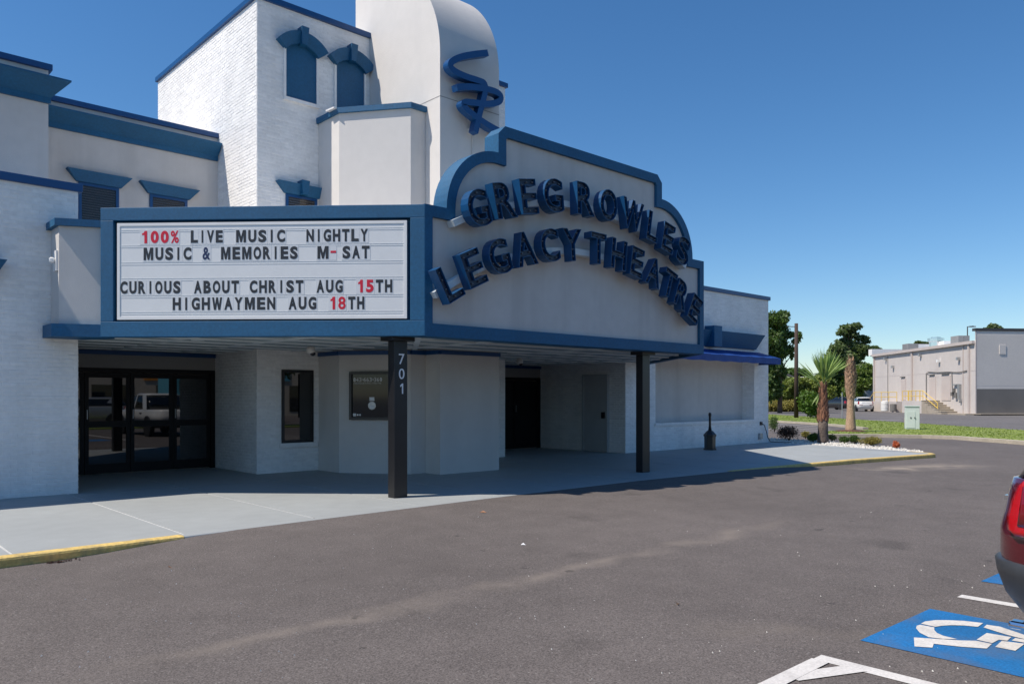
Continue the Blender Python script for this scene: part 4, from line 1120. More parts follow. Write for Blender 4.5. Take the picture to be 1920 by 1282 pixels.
# smokers' post
ST = thing('ash_receptacle', 'black smokers post with slender neck standing by the niche wall', 'ash bin', (20.5, 13.32, 0))
x, y = 20.5, 13.32
MB().lathe([(.19, 0), (.19, .04), (.165, .05), (.17, .40), (.19, .42), (.19, .46), (.10, .56), (.05, .60)], (x, y, 0), 6).build('bucket', 'black', ST)
MB().lathe([(.05, .60), (.035, .75), (.035, 1.02), (.045, 1.03), (.045, 1.10), (.02, 1.13)], (x, y, 0), 12).build('neck', 'black', ST, smooth=True)
# cable trailing from the outlet to the ground
cb = MB().tube([(24.91, YF-.06, .68), (25.0, YF-.10, .62), (25.12, YF-.11, .40), (25.2, YF-.12, .18), (25.33, YF-.15, .03), (25.5, YF-.25, .015), (25.6, YF-.4, .015), (25.75, YF-.35, .012), (25.55, YF-.55, .015), (25.9, YF-.62, .01)], .013, 6).build('power_cable', 'rubber', smooth=True)
tag(cb, 'black cable looping from the wall outlet to the walkway corner', 'cable')

# litter on the lot
def litter(px, py, label, col='leaf_litter', s=.05):
    p = G(px, py, 0); p.z = lot_z(p.x, p.y); p = G(px, py, p.z)
    mb = MB(); a = random.random()*6
    mb.add([(p.x+s*math.cos(a), p.y+s*math.sin(a), p.z+.006), (p.x-s*.4*math.sin(a), p.y+s*.4*math.cos(a), p.z+.03), (p.x-s*math.cos(a), p.y-s*math.sin(a), p.z+.008), (p.x+s*.4*math.sin(a), p.y-s*.4*math.cos(a), p.z+.012)], [(0, 1, 2, 3)])
    o = mb.build('fallen_leaf', col); s2 = o.modifiers.new('t', 'SOLIDIFY'); s2.thickness = .003
    tag(o, label, 'leaf', 'leaves lying on the asphalt')
litter(320, 1065, 'curled tan leaf on the asphalt near the yellow kerb end')
litter(906, 961, 'flat straw coloured leaf on asphalt before the numbered post')
litter(1270, 1133, 'small dark leaf in the middle of the asphalt', 'bark', .035)
litter(981, 1022, 'tiny white scrap on the open asphalt', 'white', .03)
gl = MB()
for k in range(90):
    p = G(random.uniform(70, 140), random.uniform(1040, 1046)); q = Vector((p.x, front_y(p.x)-.05-abs(random.gauss(0, .05)), -.098)); r = random.uniform(.006, .02)
    gl.add([(q.x-r, q.y, q.z), (q.x+r, q.y+r, q.z+r*.6), (q.x, q.y-r, q.z+r)], [(0, 1, 2)])
g = gl.build('leaf_crumbs', 'leaf_litter'); g['kind'] = 'stuff'; tag(g, 'reddish leaf crumbs drifted against the yellow kerb', 'leaf litter')
gp = MB()
for k in range(150):
    p = G(random.uniform(0, 1850), random.uniform(960, 1280)); 
    if p.y > 9.0: continue
    r = random.uniform(.003, .008); z = lot_z(p.x, p.y)
    gp.add([(p.x-r, p.y-r, z), (p.x+r, p.y-r*.6, z), (p.x+r*.3, p.y+r, z), (p.x, p.y, z+r*1.3)], [(0, 1, 3), (1, 2, 3), (2, 0, 3)])
g = gp.build('loose_stones', 'gravel'); g['kind'] = 'stuff'; tag(g, 'tiny pale stones scattered over the asphalt lot', 'loose stones')

# ================================================================== PLANTS
def leaves(blobs, n, size, name, m, parent, flat_=.0, shell=.55, droop=0.0):
    """leaf clumps scattered in ellipsoids: blobs = [(x,y,z,rx,ry,rz)]"""
    n = int(n*1.7); size = size*.72
    b = np.array(blobs, float); vol = b[:, 3]*b[:, 4]*b[:, 5]; pr_ = vol**.75; pr_ /= pr_.sum()
    idx = rng.choice(len(b), n, p=pr_); B = b[idx]
    d = rng.normal(size=(n, 3)); d /= np.linalg.norm(d, axis=1)[:, None]
    r = shell+(1-shell)*rng.random(n)**.6; r *= 1+rng.normal(0, .09, n)
    # clumps: modulate radius with direction noise
    r *= 1+.16*np.sin(d[:, 0]*5+B[:, 0]*3)*np.sin(d[:, 2]*6+B[:, 2]*2)+.10*np.sin(d[:, 1]*11+idx)
    c = B[:, :3]+d*B[:, 3:6]*r[:, None]
    a = rng.normal(size=(n, 3)); a /= np.linalg.norm(a, axis=1)[:, None]
    if droop: a[:, 2] = -abs(a[:, 2])-droop; a /= np.linalg.norm(a, axis=1)[:, None]
    e = np.cross(a, rng.normal(size=(n, 3))); e /= np.linalg.norm(e, axis=1)[:, None]
    s = size*(.5+rng.random(n))[:, None]; wd = s*(.42+.2*rng.random((n, 1)))
    V = np.stack([c-a*s*.5, c+e*wd*.5, c+a*s*.5, c-e*wd*.5], 1).reshape(-1, 3)
    me = bpy.data.meshes.new(name); me.vertices.add(4*n); me.vertices.foreach_set('co', (V-np.array(parent['_w'])).ravel())
    me.loops.add(4*n); me.loops.foreach_set('vertex_index', np.arange(4*n, dtype=np.int32))
    me.polygons.add(n); me.polygons.foreach_set('loop_start', np.arange(0, 4*n, 4, dtype=np.int32)); me.polygons.foreach_set('loop_total', np.full(n, 4, dtype=np.int32))
    me.materials.append(M[m]); me.update(calc_edges=True)
    o = bpy.data.objects.new(name, me); COL.objects.link(o); o.parent = parent; o['_w'] = parent['_w']
    return o
def shrub(px, py, wpx, hpx, m, label, name='shrub', z=0.0, n=900, leaf=.07, F=None, group=None, kinds=None):
    p = G(px, py, z); F_ = Fv @ np.array(p); sc = F_/FOC; W_, H_ = wpx*sc, hpx*sc
    t = thing(name, label, 'shrub', tuple(p), group)
    r = random.Random(px)
    bl = [(p.x+r.uniform(-.25, .25)*W_, p.y+r.uniform(-.25, .25)*W_, p.z+H_*r.uniform(.35, .62), W_*.27, W_*.27, H_*.34) for _ in range(9)]
    leaves(bl, n, leaf, 'foliage', m, t, shell=.35)
    st_ = MB()
    for k in range(5):
        a = k*1.3; st_.tube([(p.x, p.y, p.z-.05), (p.x+math.cos(a)*W_*.12, p.y+math.sin(a)*W_*.12, p.z+H_*.3), (p.x+math.cos(a)*W_*.25, p.y+math.sin(a)*W_*.25, p.z+H_*.7)], [.014, .01, .004], 5)
    st_.build('stem', 'bark', t)
    return t
gs = 'low shrubs in the gravel bed'
shrub(1479, 825, 42, 30, 'leaf_red', 'dark reddish low shrub nearest the building corner in gravel', n=1300, group=gs)
shrub(1452, 808, 26, 36, 'leaf_dark', 'dark upright shrub half hidden behind the building corner', n=900, group=gs)
shrub(1510, 820, 16, 14, 'leaf_olive', 'small straw tinted shrub left of the green one', n=500, group=gs)
shrub(1524, 828, 26, 19, 'leaf_shrub', 'round bright green shrub against the dark palm base', n=1100, group=gs)
shrub(1560, 826, 20, 14, 'leaf_olive', 'thin olive shrub just right of the dark palm base', n=420, group=gs)
shrub(1583, 831, 18, 15, 'leaf_dark', 'small dark green shrub, left one of the dark pair', n=700, group=gs)
shrub(1602, 831, 22, 17, 'leaf_dark', 'small dark green shrub, right one of the dark pair', n=800, group=gs)
shrub(1634, 835, 44, 18, 'leaf_olive', 'wide olive and rust shrub between dark pair and orange plant', n=1900, leaf=.06, group=gs)
shrub(1681, 840, 15, 15, 'leaf_orange', 'small orange plant near the tip of the walkway', n=420, leaf=.07, group=gs)
shrub(1519, 783.5, 46, 54, 'leaf_shrub', 'large glossy green bush on the grass behind the palm', name='bush', z=0.0, n=3600, leaf=.28)
# palms
def palm(px, py, htop, wpx, label, bare, z=0.0, group='sabal palms by the walkway'):
    p = G(px, py, z); F_ = Fv @ np.array(p); sc = F_/FOC; H_ = (py-htop)*sc; R_ = wpx*sc/2
    t = thing('palm_tree', label, 'palm tree', tuple(p), group)
    r = random.Random(px)
    if bare:
        MB().tube([p+Vector((0, 0, h*H_)) for h in (-.05, .05, .3, .5, .55)], [R_*1.1, R_*.98, R_*.72, R_*.60, R_*.6], 14).build('trunk', 'palm_bark', t, smooth=True)
        z0, z1, bootm = .44, .97, 'palm_boot'
        MB().tube([p+Vector((0, 0, h*H_)) for h in (.5, .62, .8, .93, 1.0)], [R_*.7, R_*.95, R_*.85, R_*.5, R_*.15], 12).build('crown_shaft', 'palm_bark', t, smooth=True)
    else:
        MB().tube([p+Vector((0, 0, h*H_)) for h in (-.05, .03, .2, .44)], [R_*1.15, R_*1.05, R_*.95, R_*.9], 14).build('trunk', 'palm_bark_dark', t, smooth=True)
        z0, z1, bootm = .36, 1.0, 'palm_boot_red'
        MB().tube([p+Vector((0, 0, h*H_)) for h in (.44, .6, .8, 1.0)], [R_*.85, R_*.72, R_*.6, R_*.3], 12).build('crown_shaft', 'palm_bark', t, smooth=True)
    bt_ = MB(); N = 150
    for k in range(N):
        f_ = z0+(z1-z0)*(k/N); a = k*2.399
        if bare: rr = R_*(.62+.42*math.sin(min(1, (f_-z0)/(z1-z0)*1.3)*math.pi*.62)) if f_ < .8 else R_*(1.0-(f_-.8)*3.4)
        else: rr = R_*(.98-.55*(f_-z0)/(z1-z0))
        rr = max(rr, .03); c_ = Vector((math.cos(a), math.sin(a), 0)); tt = Vector((-c_.y, c_.x, 0))
        b0 = p+c_*rr*.9+Vector((0, 0, f_*H_)); w0 = R_*.30; L_ = r.uniform(.10, .2)*(1.0 if bare else 1.1)
        tip = b0+c_*r.uniform(.03, .09)+Vector((0, 0, L_))
        bt_.add([b0-tt*w0, b0+tt*w0, tip+tt*w0*.35, tip-tt*w0*.35, b0+c_*.035-Vector((0, 0, .03))], [(0, 1, 2, 3), (1, 4, 2), (4, 0, 3), (4, 3, 2)])
    bo = bt_.build('leaf_boots', bootm, t)
    return t, p, H_, sc
t1, p1, H1, sc1 = palm(1543, 829, 722, 19, 'palm with dark trunk and a spray of upright green fan fronds in gravel', False)
r = random.Random(5)
apex = p1+Vector((0, 0, H1))
Rw = Vector(Rv); Fw = Vector(Fv)
FR = [(0, 1.15, 26, 18, .15), (20, 1.12, 38, 24, -.5), (-10, .85, 30, 14, .9), (36, .75, 30, 12, .3), (-46, .90, 12, 4, 0.), (-64, .80, 7, 3, .4), (-155, .62, 6, 3, 0.)]
for k, (base_a, tip_L, spread, ns, yaw) in enumerate(FR):   # fan fronds: petiole and folded segments
    fr_ = MB(); a = math.radians(base_a); side = (Rw*math.cos(yaw)+Fw*math.sin(yaw)).normalized()
    ax_ = (Vector((0, 0, 1))*math.cos(a)+side*math.sin(a)).normalized(); hub = apex+ax_*(.22+.05*(k % 3))
    fr_.tube([apex-Vector((0, 0, .25)), hub], [.022, .012], 5)
    nrm = ax_.cross(side if abs(base_a) > 5 else Rw).normalized() if abs(base_a) > 5 else Fw.copy(); lat = ax_.cross(nrm).normalized()
    for j in range(ns):
        q = math.radians(-spread+2*spread*j/(ns-1)); d = (ax_*math.cos(q)+lat*math.sin(q)+nrm*(.16*math.sin(j*2.1)+.12)).normalized()
        Ls = tip_L*(1.0-.25*(abs(q)/math.radians(75)))*r.uniform(.86, 1.06); wv = d.cross(nrm).normalized()*.026+nrm*(.022*(1 if j % 2 else -1))
        m1, m2 = hub+d*Ls*.5, hub+d*Ls-Vector((0, 0, .06*Ls*abs(q)))
        fr_.add([hub, m1+wv, m2, m1-wv], [(0, 1, 2, 3)])
    fr_.build('frond', 'frond', t1)
t2, p2, H2, sc2 = palm(1595, 808.5, 672, 19, 'headless palm with tan criss-cross boots standing on the grass', True)
for k in range(7):
    a = k*.9; MB().tube([p2+Vector((0, 0, H2*.9)), p2+Vector((math.cos(a)*.12, math.sin(a)*.12, H2*(1.0+.03*(k % 3))))], [.02, .008], 4).build('petiole_stub', 'palm_boot', t2)
mu = MB().lathe([(.75, 0), (.55, .05), (.2, .08)], (p2.x, p2.y, 0), 14).build('mulch_ring', 'earth', smooth=True); struct(mu)

# background trees
def tree(px, base_py, blobs, m, label, F, n, leaf, trunk=True, name='tree', group='trees behind the car park', shell=.35, droop=0):
    """blobs in photo pixels (x,y,rx,ry) at distance F"""
    sc = F/FOC; p = PF(px, base_py, F); p.z = -.1
    t = thing(name, label, 'tree', tuple(p), group); bl = []; r = random.Random(px+int(F))
    for (x, y, rx, ry) in blobs:
        c = PF(x, y, F+r.uniform(-.35, .35)*rx*sc*2); bl.append((c.x, c.y, c.z, rx*sc, rx*sc, ry*sc))
    leaves(bl, n, leaf, 'crown', m, t, shell=shell, droop=droop)
    if trunk:
        tk = MB(); top = max(b[2] for b in bl); rr = .018*top+.08
        tk.tube([(p.x, p.y, -.3), (p.x+.1, p.y, top*.35), (p.x-.1, p.y+.1, top*.7), (p.x, p.y, top)], [rr, rr*.8, rr*.5, rr*.15], 8)
        for b in bl[:14]:
            h = max(.5, b[2]-1.2*b[5]); tk.tube([(p.x, p.y, h*.8), ((p.x+b[0])/2, (p.y+b[1])/2, (h*.8+b[2])/2+.1), (b[0], b[1], b[2])], [rr*.35, rr*.22, .03], 5)
        tk.build('trunk', 'bark', t)
    return t
# vine-clad tall tree by the corner
tree(1462, 768, [(1455, 600, 22, 14), (1468, 590, 12, 8), (1462, 618, 16, 14), (1448, 640, 22, 22), (1480, 628, 12, 6), (1497, 630, 6, 9), (1492, 640, 7, 5), (1462, 660, 16, 14), (1480, 655, 9, 8), (1485, 665, 4, 11), (1452, 690, 18, 18), (1462, 700, 12, 16), (1450, 730, 16, 20), (1466, 640, 10, 24), (1430, 650, 24, 40), (1440, 720, 20, 30)], 'leaf_dark',
     'tall vine-clad dark tree rising right behind the theatre corner', 82, 15000, .42, droop=.3)
tree(1592, 768, [(1590, 617, 16, 8), (1603, 612, 13, 6), (1578, 624, 10, 5), (1596, 628, 14, 6), (1616, 634, 12, 5), (1624, 641, 8, 3.5), (1583, 642, 16, 8), (1600, 650, 14, 9), (1618, 654, 14, 8), (1570, 655, 16, 9), (1604, 668, 16, 9), (1562, 668, 14, 8), (1588, 668, 16, 10), (1630, 658, 12, 8), (1575, 690, 20, 16), (1606, 692, 18, 14)], 'leaf_pine',
     'tall open-crowned pine above the headless palm', 130, 12000, .7, name='pine_tree')
tree(1580, 768, [(1560, 690, 20, 18), (1545, 715, 22, 18), (1575, 720, 24, 20), (1600, 715, 22, 20), (1560, 740, 24, 16), (1625, 700, 14, 16), (1590, 742, 20, 14)], 'leaf_dark', 'dense dark thicket under the pine', 116, 11000, .6)
tree(1612, 768, [(1612, 700, 16, 12), (1628, 695, 12, 14), (1620, 718, 20, 12), (1600, 735, 20, 12), (1632, 715, 10, 14)], 'leaf_mid', 'bright leafy tree left of the beige building edge', 112, 5200, .5)
tree(1490, 770, [(1480, 720, 18, 12), (1500, 715, 14, 8), (1520, 720, 18, 14), (1540, 712, 14, 10), (1465, 735, 18, 12), (1500, 738, 24, 14), (1530, 742, 20, 14), (1470, 752, 22, 12), (1495, 756, 22, 10), (1550, 735, 16, 14)], 'leaf_light', 'pale yellow-green scrub behind the utility pole', 92, 11000, .40, trunk=False, name='scrub')
tree(1500, 768, [(1485, 697, 14, 7), (1500, 700, 14, 8), (1475, 703, 12, 8), (1510, 706, 12, 6)], 'leaf_dark', 'distant dark tree behind the small house roof', 170, 2500, .9, name='tree')
tree(1862, 768, [(1862, 611, 8, 4), (1870, 615, 8, 4), (1855, 618, 10, 4), (1872, 620, 8, 4)], 'leaf_pine', 'pine top above the grey parapet at right', 140, 1300, .6, name='pine_tree')
tree(1742, 768, [(1722, 642, 7, 3), (1733, 645, 8, 4), (1745, 648, 6, 4), (1772, 646, 5, 6)], 'leaf_pine', 'distant treetops above the beige roof units', 170, 900, .7, name='pine_tree')
tree(1640, 768, [(1640, 652, 8, 3), (1632, 656, 8, 5), (1648, 655, 6, 2)], 'leaf_pine', 'distant treetop left over the white roof edge', 165, 700, .7, name='pine_tree')
# trimmed hedge strip beyond the road
hd = thing('hedge', 'dry grey-green hedge strip along the far road edge', 'hedge', tuple(PF(1470, 772, 90)))
bl = [(lambda c: (c.x, c.y, .55, 1.6, 1.2, .65))(PF(1440+k*8, 770, 90)) for k in range(11)]
leaves(bl, 5200, .3, 'foliage', 'leaf_olive', hd, shell=.4)

# utility pole, slim sign post
p = G(1493, 783, 0); UP = thing('utility_pole', 'brown wooden utility pole on the grass with a short arm', 'pole', tuple(p))
MB().tube([p+Vector((0, 0, -.2)), p+Vector((0, 0, 7.25))], .17, 10, .13).build('shaft', 'pole', UP, smooth=True)
MB().tube([p+Vector((0, 0, 7.0)), p+Vector((0, 0, 7.0))-Rw*.75], .03, 6).build('arm', 'dark_metal', UP)
p = G(1579, 784, 0); SP = thing('sign_post', 'slim pale metal post on the grass by the white car', 'post', tuple(p))
MB().tube([p+Vector((0, 0, -.2)), p+Vector((0, 0, 1.95))], .035, 6).build('shaft', 'galv', SP)
MB().obox(p-Rw*.02+Vector((0, 0, 1.55)), Fw*.02, Rw*.05, (0, 0, .4)).build('plate', 'galv', SP)
# overhead wire behind
wr = MB().tube([PF(1497, 700, 95), PF(1560, 702, 110), PF(1640, 698, 130)], .02, 4).build('overhead_wire', 'rubber'); tag(wr, 'thin overhead wire crossing low behind the palm', 'wire')

# utility cabinet and stub bollard
p = G(1715, 804.5, 0); UC = thing('utility_cabinet', 'pale green utility cabinet standing on the grass median', 'cabinet', tuple(p))
sc = (Fv @ np.array(p))/FOC
e1 = (Rw*.93+Fw*.36*-1).normalized(); e2 = Vector((-e1.y, e1.x, 0))
W_, D_, H_ = .62, .55, 1.12
o_ = p-e1*.40
MB().obox(o_, e1*W_, e2*D_, (0, 0, H_)).build('casing', 'cabinet', UC, bevel=.01)
MB().obox(o_-e1*.02-e2*.03+Vector((0, 0, H_)), e1*(W_+.04), e2*(D_+.06), (0, 0, .05)).build('lid', 'cabinet', UC)
dr = MB().obox(o_+e1*.04-e2*.015+Vector((0, 0, .06)), e1*(W_*.62), e2*.014, (0, 0, H_-.3)).build('door', 'cabinet', UC)
for q in (.20, .38): MB().obox(o_+e1*q-e2*.04+Vector((0, 0, .55)), e1*.05, e2*.025, (0, 0, .05)).build('latch', 'dark_metal', UC)
p = G(1708, 803.5, 0)-Rw*.18; b_ = MB().lathe([(.15, -.1), (.15, .52), (.12, .60), (.05, .63)], tuple(p), 14).build('bollard', 'concrete', smooth=True); tag(b_, 'short round concrete bollard beside the green cabinet', 'bollard')

# ================================================================== BEIGE BUILDING AT RIGHT
FB, FA = 73.0, 97.0
B0 = PF(1829, 778, FB); B0.z = 0; A0_ = PF(1640, 768, FA); A0_.z = 0
RB = thing('retail_building', 'beige block building rear with grey end wall and rooftop units', 'building', (B0.x, B0.y, 0))
be = (B0-A0_).normalized(); BL = (B0-A0_).length; bn = Vector((be.y, -be.x, 0))
if bn.dot(Vector((B0.x, B0.y, 0))) > 0: bn = -bn
inn_ = -bn
def bq(px, F_hint=None):                                 # distance along the beige wall for a photo column
    d = ray(px, 0); D = Vector((d[0], d[1], 0)); t_ = A0_.dot(bn)/D.dot(bn); return (D*t_-A0_).dot(be)
def bzz(px, py):
    d = ray(px, py); D = Vector((d[0], d[1], 0)); t_ = A0_.dot(bn)/D.dot(bn); return CAMH+d[2]*t_
def bp(u, z, o=0): return A0_+be*u+bn*o+Vector((0, 0, z))
ZR = 6.7
C0 = PF(2150, 775, 74.5); C0.z = 0; ce = (C0-B0).normalized(); cn = Vector((ce.y, -ce.x, 0))
if cn.dot(B0) > 0: cn = -cn
FP = [tuple(A0_), tuple(B0-be*.01), tuple(B0+ce*14-cn*.45), tuple(B0+ce*14-cn*22), tuple(A0_+Rw*14+Fw*3)]
MB().flat(FP, -.3, ZR).build('rear_wall', 'beige_block', RB)
MB().flat(FP, ZR+.002, ZR+.2).build('roof_edge', 'roof_white', RB)
MB().obox(bp(-.3, ZR-.12, 0), be*(BL+.2), bn*.28, (0, 0, .28)).build('gutter', 'beige_trim', RB)
for px in (1640, 1711, 1818):
    u_ = bq(px); MB().obox(bp(u_-.12, 0, 0), be*.26, bn*.16, (0, 0, ZR-.15)).build('downspout', 'beige_trim', RB)
u_ = bq(1806); MB().obox(bp(u_, 0, 0), be*.08, bn*.08, (0, 0, ZR-.15)).build('downspout', 'beige_trim', RB)
u_ = bq(1665); MB().obox(bp(u_, 0, 0), be*.05, bn*.06, (0, 0, ZR-.3)).build('conduit', 'dark_block', RB)
# horizontal control joint and block bands as shallow geometry
for z_ in (3.9, 4.0): pass
MB().obox(bp(0, 4.05, 0), be*BL, bn*.012, (0, 0, .03)).build('wall_joint', 'beige_trim', RB)
# end wall facing the camera, with parapet and dark dado
C0 = PF(2150, 775, 74.5); C0.z = 0
ce = (C0-B0).normalized(); CL = (C0-B0).length; cn = Vector((ce.y, -ce.x, 0))
if cn.dot(B0) > 0: cn = -cn
ZP = 7.75
MB().flat([B0+ce*.002, C0, C0-cn*.4, B0+ce*.25-cn*.4], -.3, ZP).build('end_wall', 'shade_block', RB)
MB().obox(B0+cn*.05-ce*.05+Vector((0, 0, ZP)), ce*(CL+.1), -cn*.45, (0, 0, .26)).build('parapet_cap', 'dark_metal', RB)
MB().obox(B0+ce*.05+cn*.012, ce*CL, -cn*.008, (0, 0, 2.35)).build('dado', 'dark_block', RB)
MB().obox(B0-ce*.0+cn*.0, ce*.1, cn*.02, (0, 0, ZP)).build('corner_trim', 'beige_trim', RB)
# concrete block courses on the end wall: proud blocks, built to where they read as 10 px wide is never reached; joints as thin strips
for k in range(1, 25):
    z_ = 2.45+k*.2
    if z_ < ZP-.1: MB().obox(B0+ce*.12+cn*.001+Vector((0, 0, z_)), ce*(CL-.2), cn*.006, (0, 0, .185)).build('block_course', 'shade_block', RB)
for px in (1883, 1935):
    d = ray(px, 0); D = Vector((d[0], d[1], 0)); t_ = B0.dot(cn)/D.dot(cn); q = D*t_
    MB().obox(q-ce*.5+Vector((0, 0, 5.6)), ce*.62, cn*.06, (0, 0, .85)).build('wall_vent', 'shade_block', RB)
MB().obox(B0+cn*.0-ce*.2, ce*(CL+.2), cn*1.0, (0, 0, .06)).build('apron', 'concrete', RB)
MB().obox(bp(0, -.1, 0), be*BL, bn*.9, (0, 0, .14)).build('apron', 'concrete', RB)
# doors with hood strips
for (pa, pb, yt, yb) in ((1690, 1699, 707, 752), (1743, 1755, 703, 752), (1766, 1783, 701, 752)):
    ua, ub = bq(pa), bq(pb); zt = bzz((pa+pb)/2, yt); zb = 1.25
    MB().obox(bp(ua, zb, 0), be*(ub-ua), bn*.05, (0, 0, zt-zb-.15)).build('service_door', 'beige_trim', RB)
    MB().obox(bp(ua, zt, 0), be*(ub-ua)*.85, bn*.18, (0, 0, .07)).build('door_hood', 'dark_block', RB)
# conduits and meters
cc = MB(); pts = [(1738, 752), (1738, 700), (1742, 697), (1760, 698), (1780, 697), (1800, 698), (1816, 694)]
cc.tube([bp(bq(x), bzz(x, y), .08) for x, y in pts], .04, 5)
cc.tube([bp(bq(x), bzz(x, y), .08) for x, y in ((1786, 698), (1787, 735))], .035, 5); cc.build('conduit', 'dark_block', RB)
for (x0, x1, y0, y1) in ((1789, 1792, 728, 735), (1793, 1797, 736, 746), (1786, 1789, 735, 742), (1799, 1803, 720, 748), (1790, 1798, 720, 722), (1802, 1804, 748, 753)):
    MB().obox(bp(bq(x0), bzz(x0, y1), .0), be*(bq(x1)-bq(x0)), bn*.22, (0, 0, bzz(x0, y0)-bzz(x0, y1))).build('meter_box', random.choice(['dark_block', 'galv', 'beige_trim']), RB)
for (x, y) in ((1661, 675), (1726, 668), (1761, 679), (1798, 675), (1675, 690)):
    MB().obox(bp(bq(x), bzz(x, y), 0), be*.3, bn*.3, (0, 0, .28)).build('flood_light', 'galv' if x != 1761 else 'white', RB)
# stairs, landing and yellow handrails
def stair(ua, ub, n_, dirn, zt=1.25):
    for k in range(n_):
        zt_ = zt*(n_-k)/n_; w_ = (ub-ua)/n_
        u0 = ua+w_*k if dirn > 0 else ub-w_*(k+1)
        MB().obox(bp(u0, -.1, .0), be*w_, bn*1.5, (0, 0, zt_+.1-.04)).build('stair_step', 'concrete', RB)
        MB().obox(bp(u0-.02, zt_-.04, .0), be*(w_+.04), bn*1.54, (0, 0, .045)).build('stair_tread', 'kerb', RB)
uL0, uL1, uS1 = bq(1718), bq(1756), bq(1795)
MB().obox(bp(uL0, -.1), be*(uL1-uL0), bn*1.5, (0, 0, 1.3)).build('landing', 'beige_block', RB)
stair(uL1, uS1, 6, 1)
uM0, uM1 = bq(1655), bq(1705)
MB().obox(bp(uM0+.8, -.1), be*(uM1-uM0-.8), bn*1.4, (0, 0, 1.2)).build('landing', 'beige_block', RB)
def rl(pts, r=.035, name='handrail'): MB().tube(pts, r, 5).build(name, 'yellow', RB)
def fence(ua, ub, o_, z0, n_):
    for k in range(n_+1): u_ = ua+(ub-ua)*k/n_; rl([bp(u_, z0, o_), bp(u_, z0+1.05, o_)])
    for h in (.5, 1.05): rl([bp(ua, z0+h, o_), bp(ub, z0+h, o_)])
fence(uL0, uL1+.2, 1.45, 1.2, 3); rl([bp(uL1+.2, 2.25, 1.45), bp(uS1-.9, 1.0, 1.45)]); rl([bp(uL1+.2, 1.75, 1.45), bp(uS1-.9, .5, 1.45)]); rl([bp(uS1-.9, 0, 1.45), bp(uS1-.9, 1.0, 1.45)])
for q in (.3, .45, .9): rl([bp(uL0+(uL1-uL0)*q+.1*j, 1.2, 1.45) if j == 0 else bp(uL0+(uL1-uL0)*q, 2.25, 1.45) for j in (0, 1)], .05)
fence(uM0+.9, uM1, 1.35, 1.1, 3); rl([bp(uM0+.9, 2.15, 1.35), bp(uM0-1.2, 1.0, 1.35)]); rl([bp(uM0-1.2, 0, 1.35), bp(uM0-1.2, 1.0, 1.35)])
# roof: units and stack
def roofbox(x0, x1, y0, y1, F_, m, name, dep=1.5):
    a, b = PF(x0, y1, F_), PF(x1, y1, F_); h = (y1-y0)*F_/FOC
    return MB().obox(a, (b-a), Fw*dep, (0, 0, h)).build(name, m, RB)
roofbox(1703, 1722, 644, 657, 98, 'hvac', 'roof_unit'); roofbox(1797, 1807, 629, 646, 84, 'hvac', 'roof_unit'); roofbox(1807.6, 1818, 629, 646, 84, 'hvac', 'roof_unit')
roofbox(1635, 1702, 654.5, 666, 102, 'roof_white', 'roof_parapet', 1); roofbox(1722, 1745, 645, 656, 100, 'roof_white', 'roof_unit')
roofbox(1770, 1797, 639, 652, 92, 'roof_white', 'roof_unit', 3)
p = PF(1755, 652, 94); MB().lathe([(.5, 0), (.75, .15), (.75, .7), (.9, .75), (.9, 1.15), (.55, 1.2), (.55, 1.3)], tuple(p), 14).build('exhaust_stack', 'chrome', RB, smooth=False)
MB().tube([PF(1814, 632, 100), PF(1814, 612.5, 100), PF(1825, 611.5, 100)], .07, 6).build('lamp_arm', 'dark_metal', thing('street_lamp', 'tall street lamp rising behind the grey rooftop units', 'lamp', tuple(PF(1814, 760, 100)[:2])+(0,)))
sl_ = [o for o in bpy.data.objects if o.name == 'street_lamp'][0]
MB().obox(PF(1819, 613, 100), Rw*.75, Fw*.3, (0, 0, .14)).build('lamp_head', 'galv', sl_)
q = PF(1814, 640, 100); MB().tube([(q.x, q.y, 0), (q.x, q.y, q.z+.6)], .08, 6).build('shaft', 'dark_metal', sl_)
# white drum
p = bp(bq(1700.5), 0, 2.4)
b_ = MB().lathe([(.36, 0), (.42, .05), (.42, .4), (.44, .43), (.42, .46), (.42, .85), (.44, .88), (.42, .91), (.40, 1.1), (.2, 1.16)], tuple(p), 16).build('plastic_drum', 'plastic_white', smooth=False); tag(b_, 'white plastic drum standing below the yellow rails', 'drum')
p = bp(bq(1708.0), 0, 1.9)
b_ = MB().lathe([(.32, 0), (.35, .05), (.35, .8), (.2, .86)], tuple(p), 12).build('trash_can', 'dark_block'); tag(b_, 'dark bin tucked behind the white drum', 'bin')
# blue-grey dumpster enclosure left of the building
p = PF(1592, 770, 118); p.z = 0
EN = thing('storage_container', 'pale grey flat-roofed container beyond the white car', 'container', tuple(p))
MB().obox(p, Rw*4.6, Fw*4, (0, 0, 3.1)).build('body', mat('blue grey siding', (.33, .37, .40), .6), EN)
MB().obox(p-Rw*.1-Fw*.1+Vector((0, 0, 3.1)), Rw*4.8, Fw*4.2, (0, 0, .35)).build('roof', 'roof_white', EN)
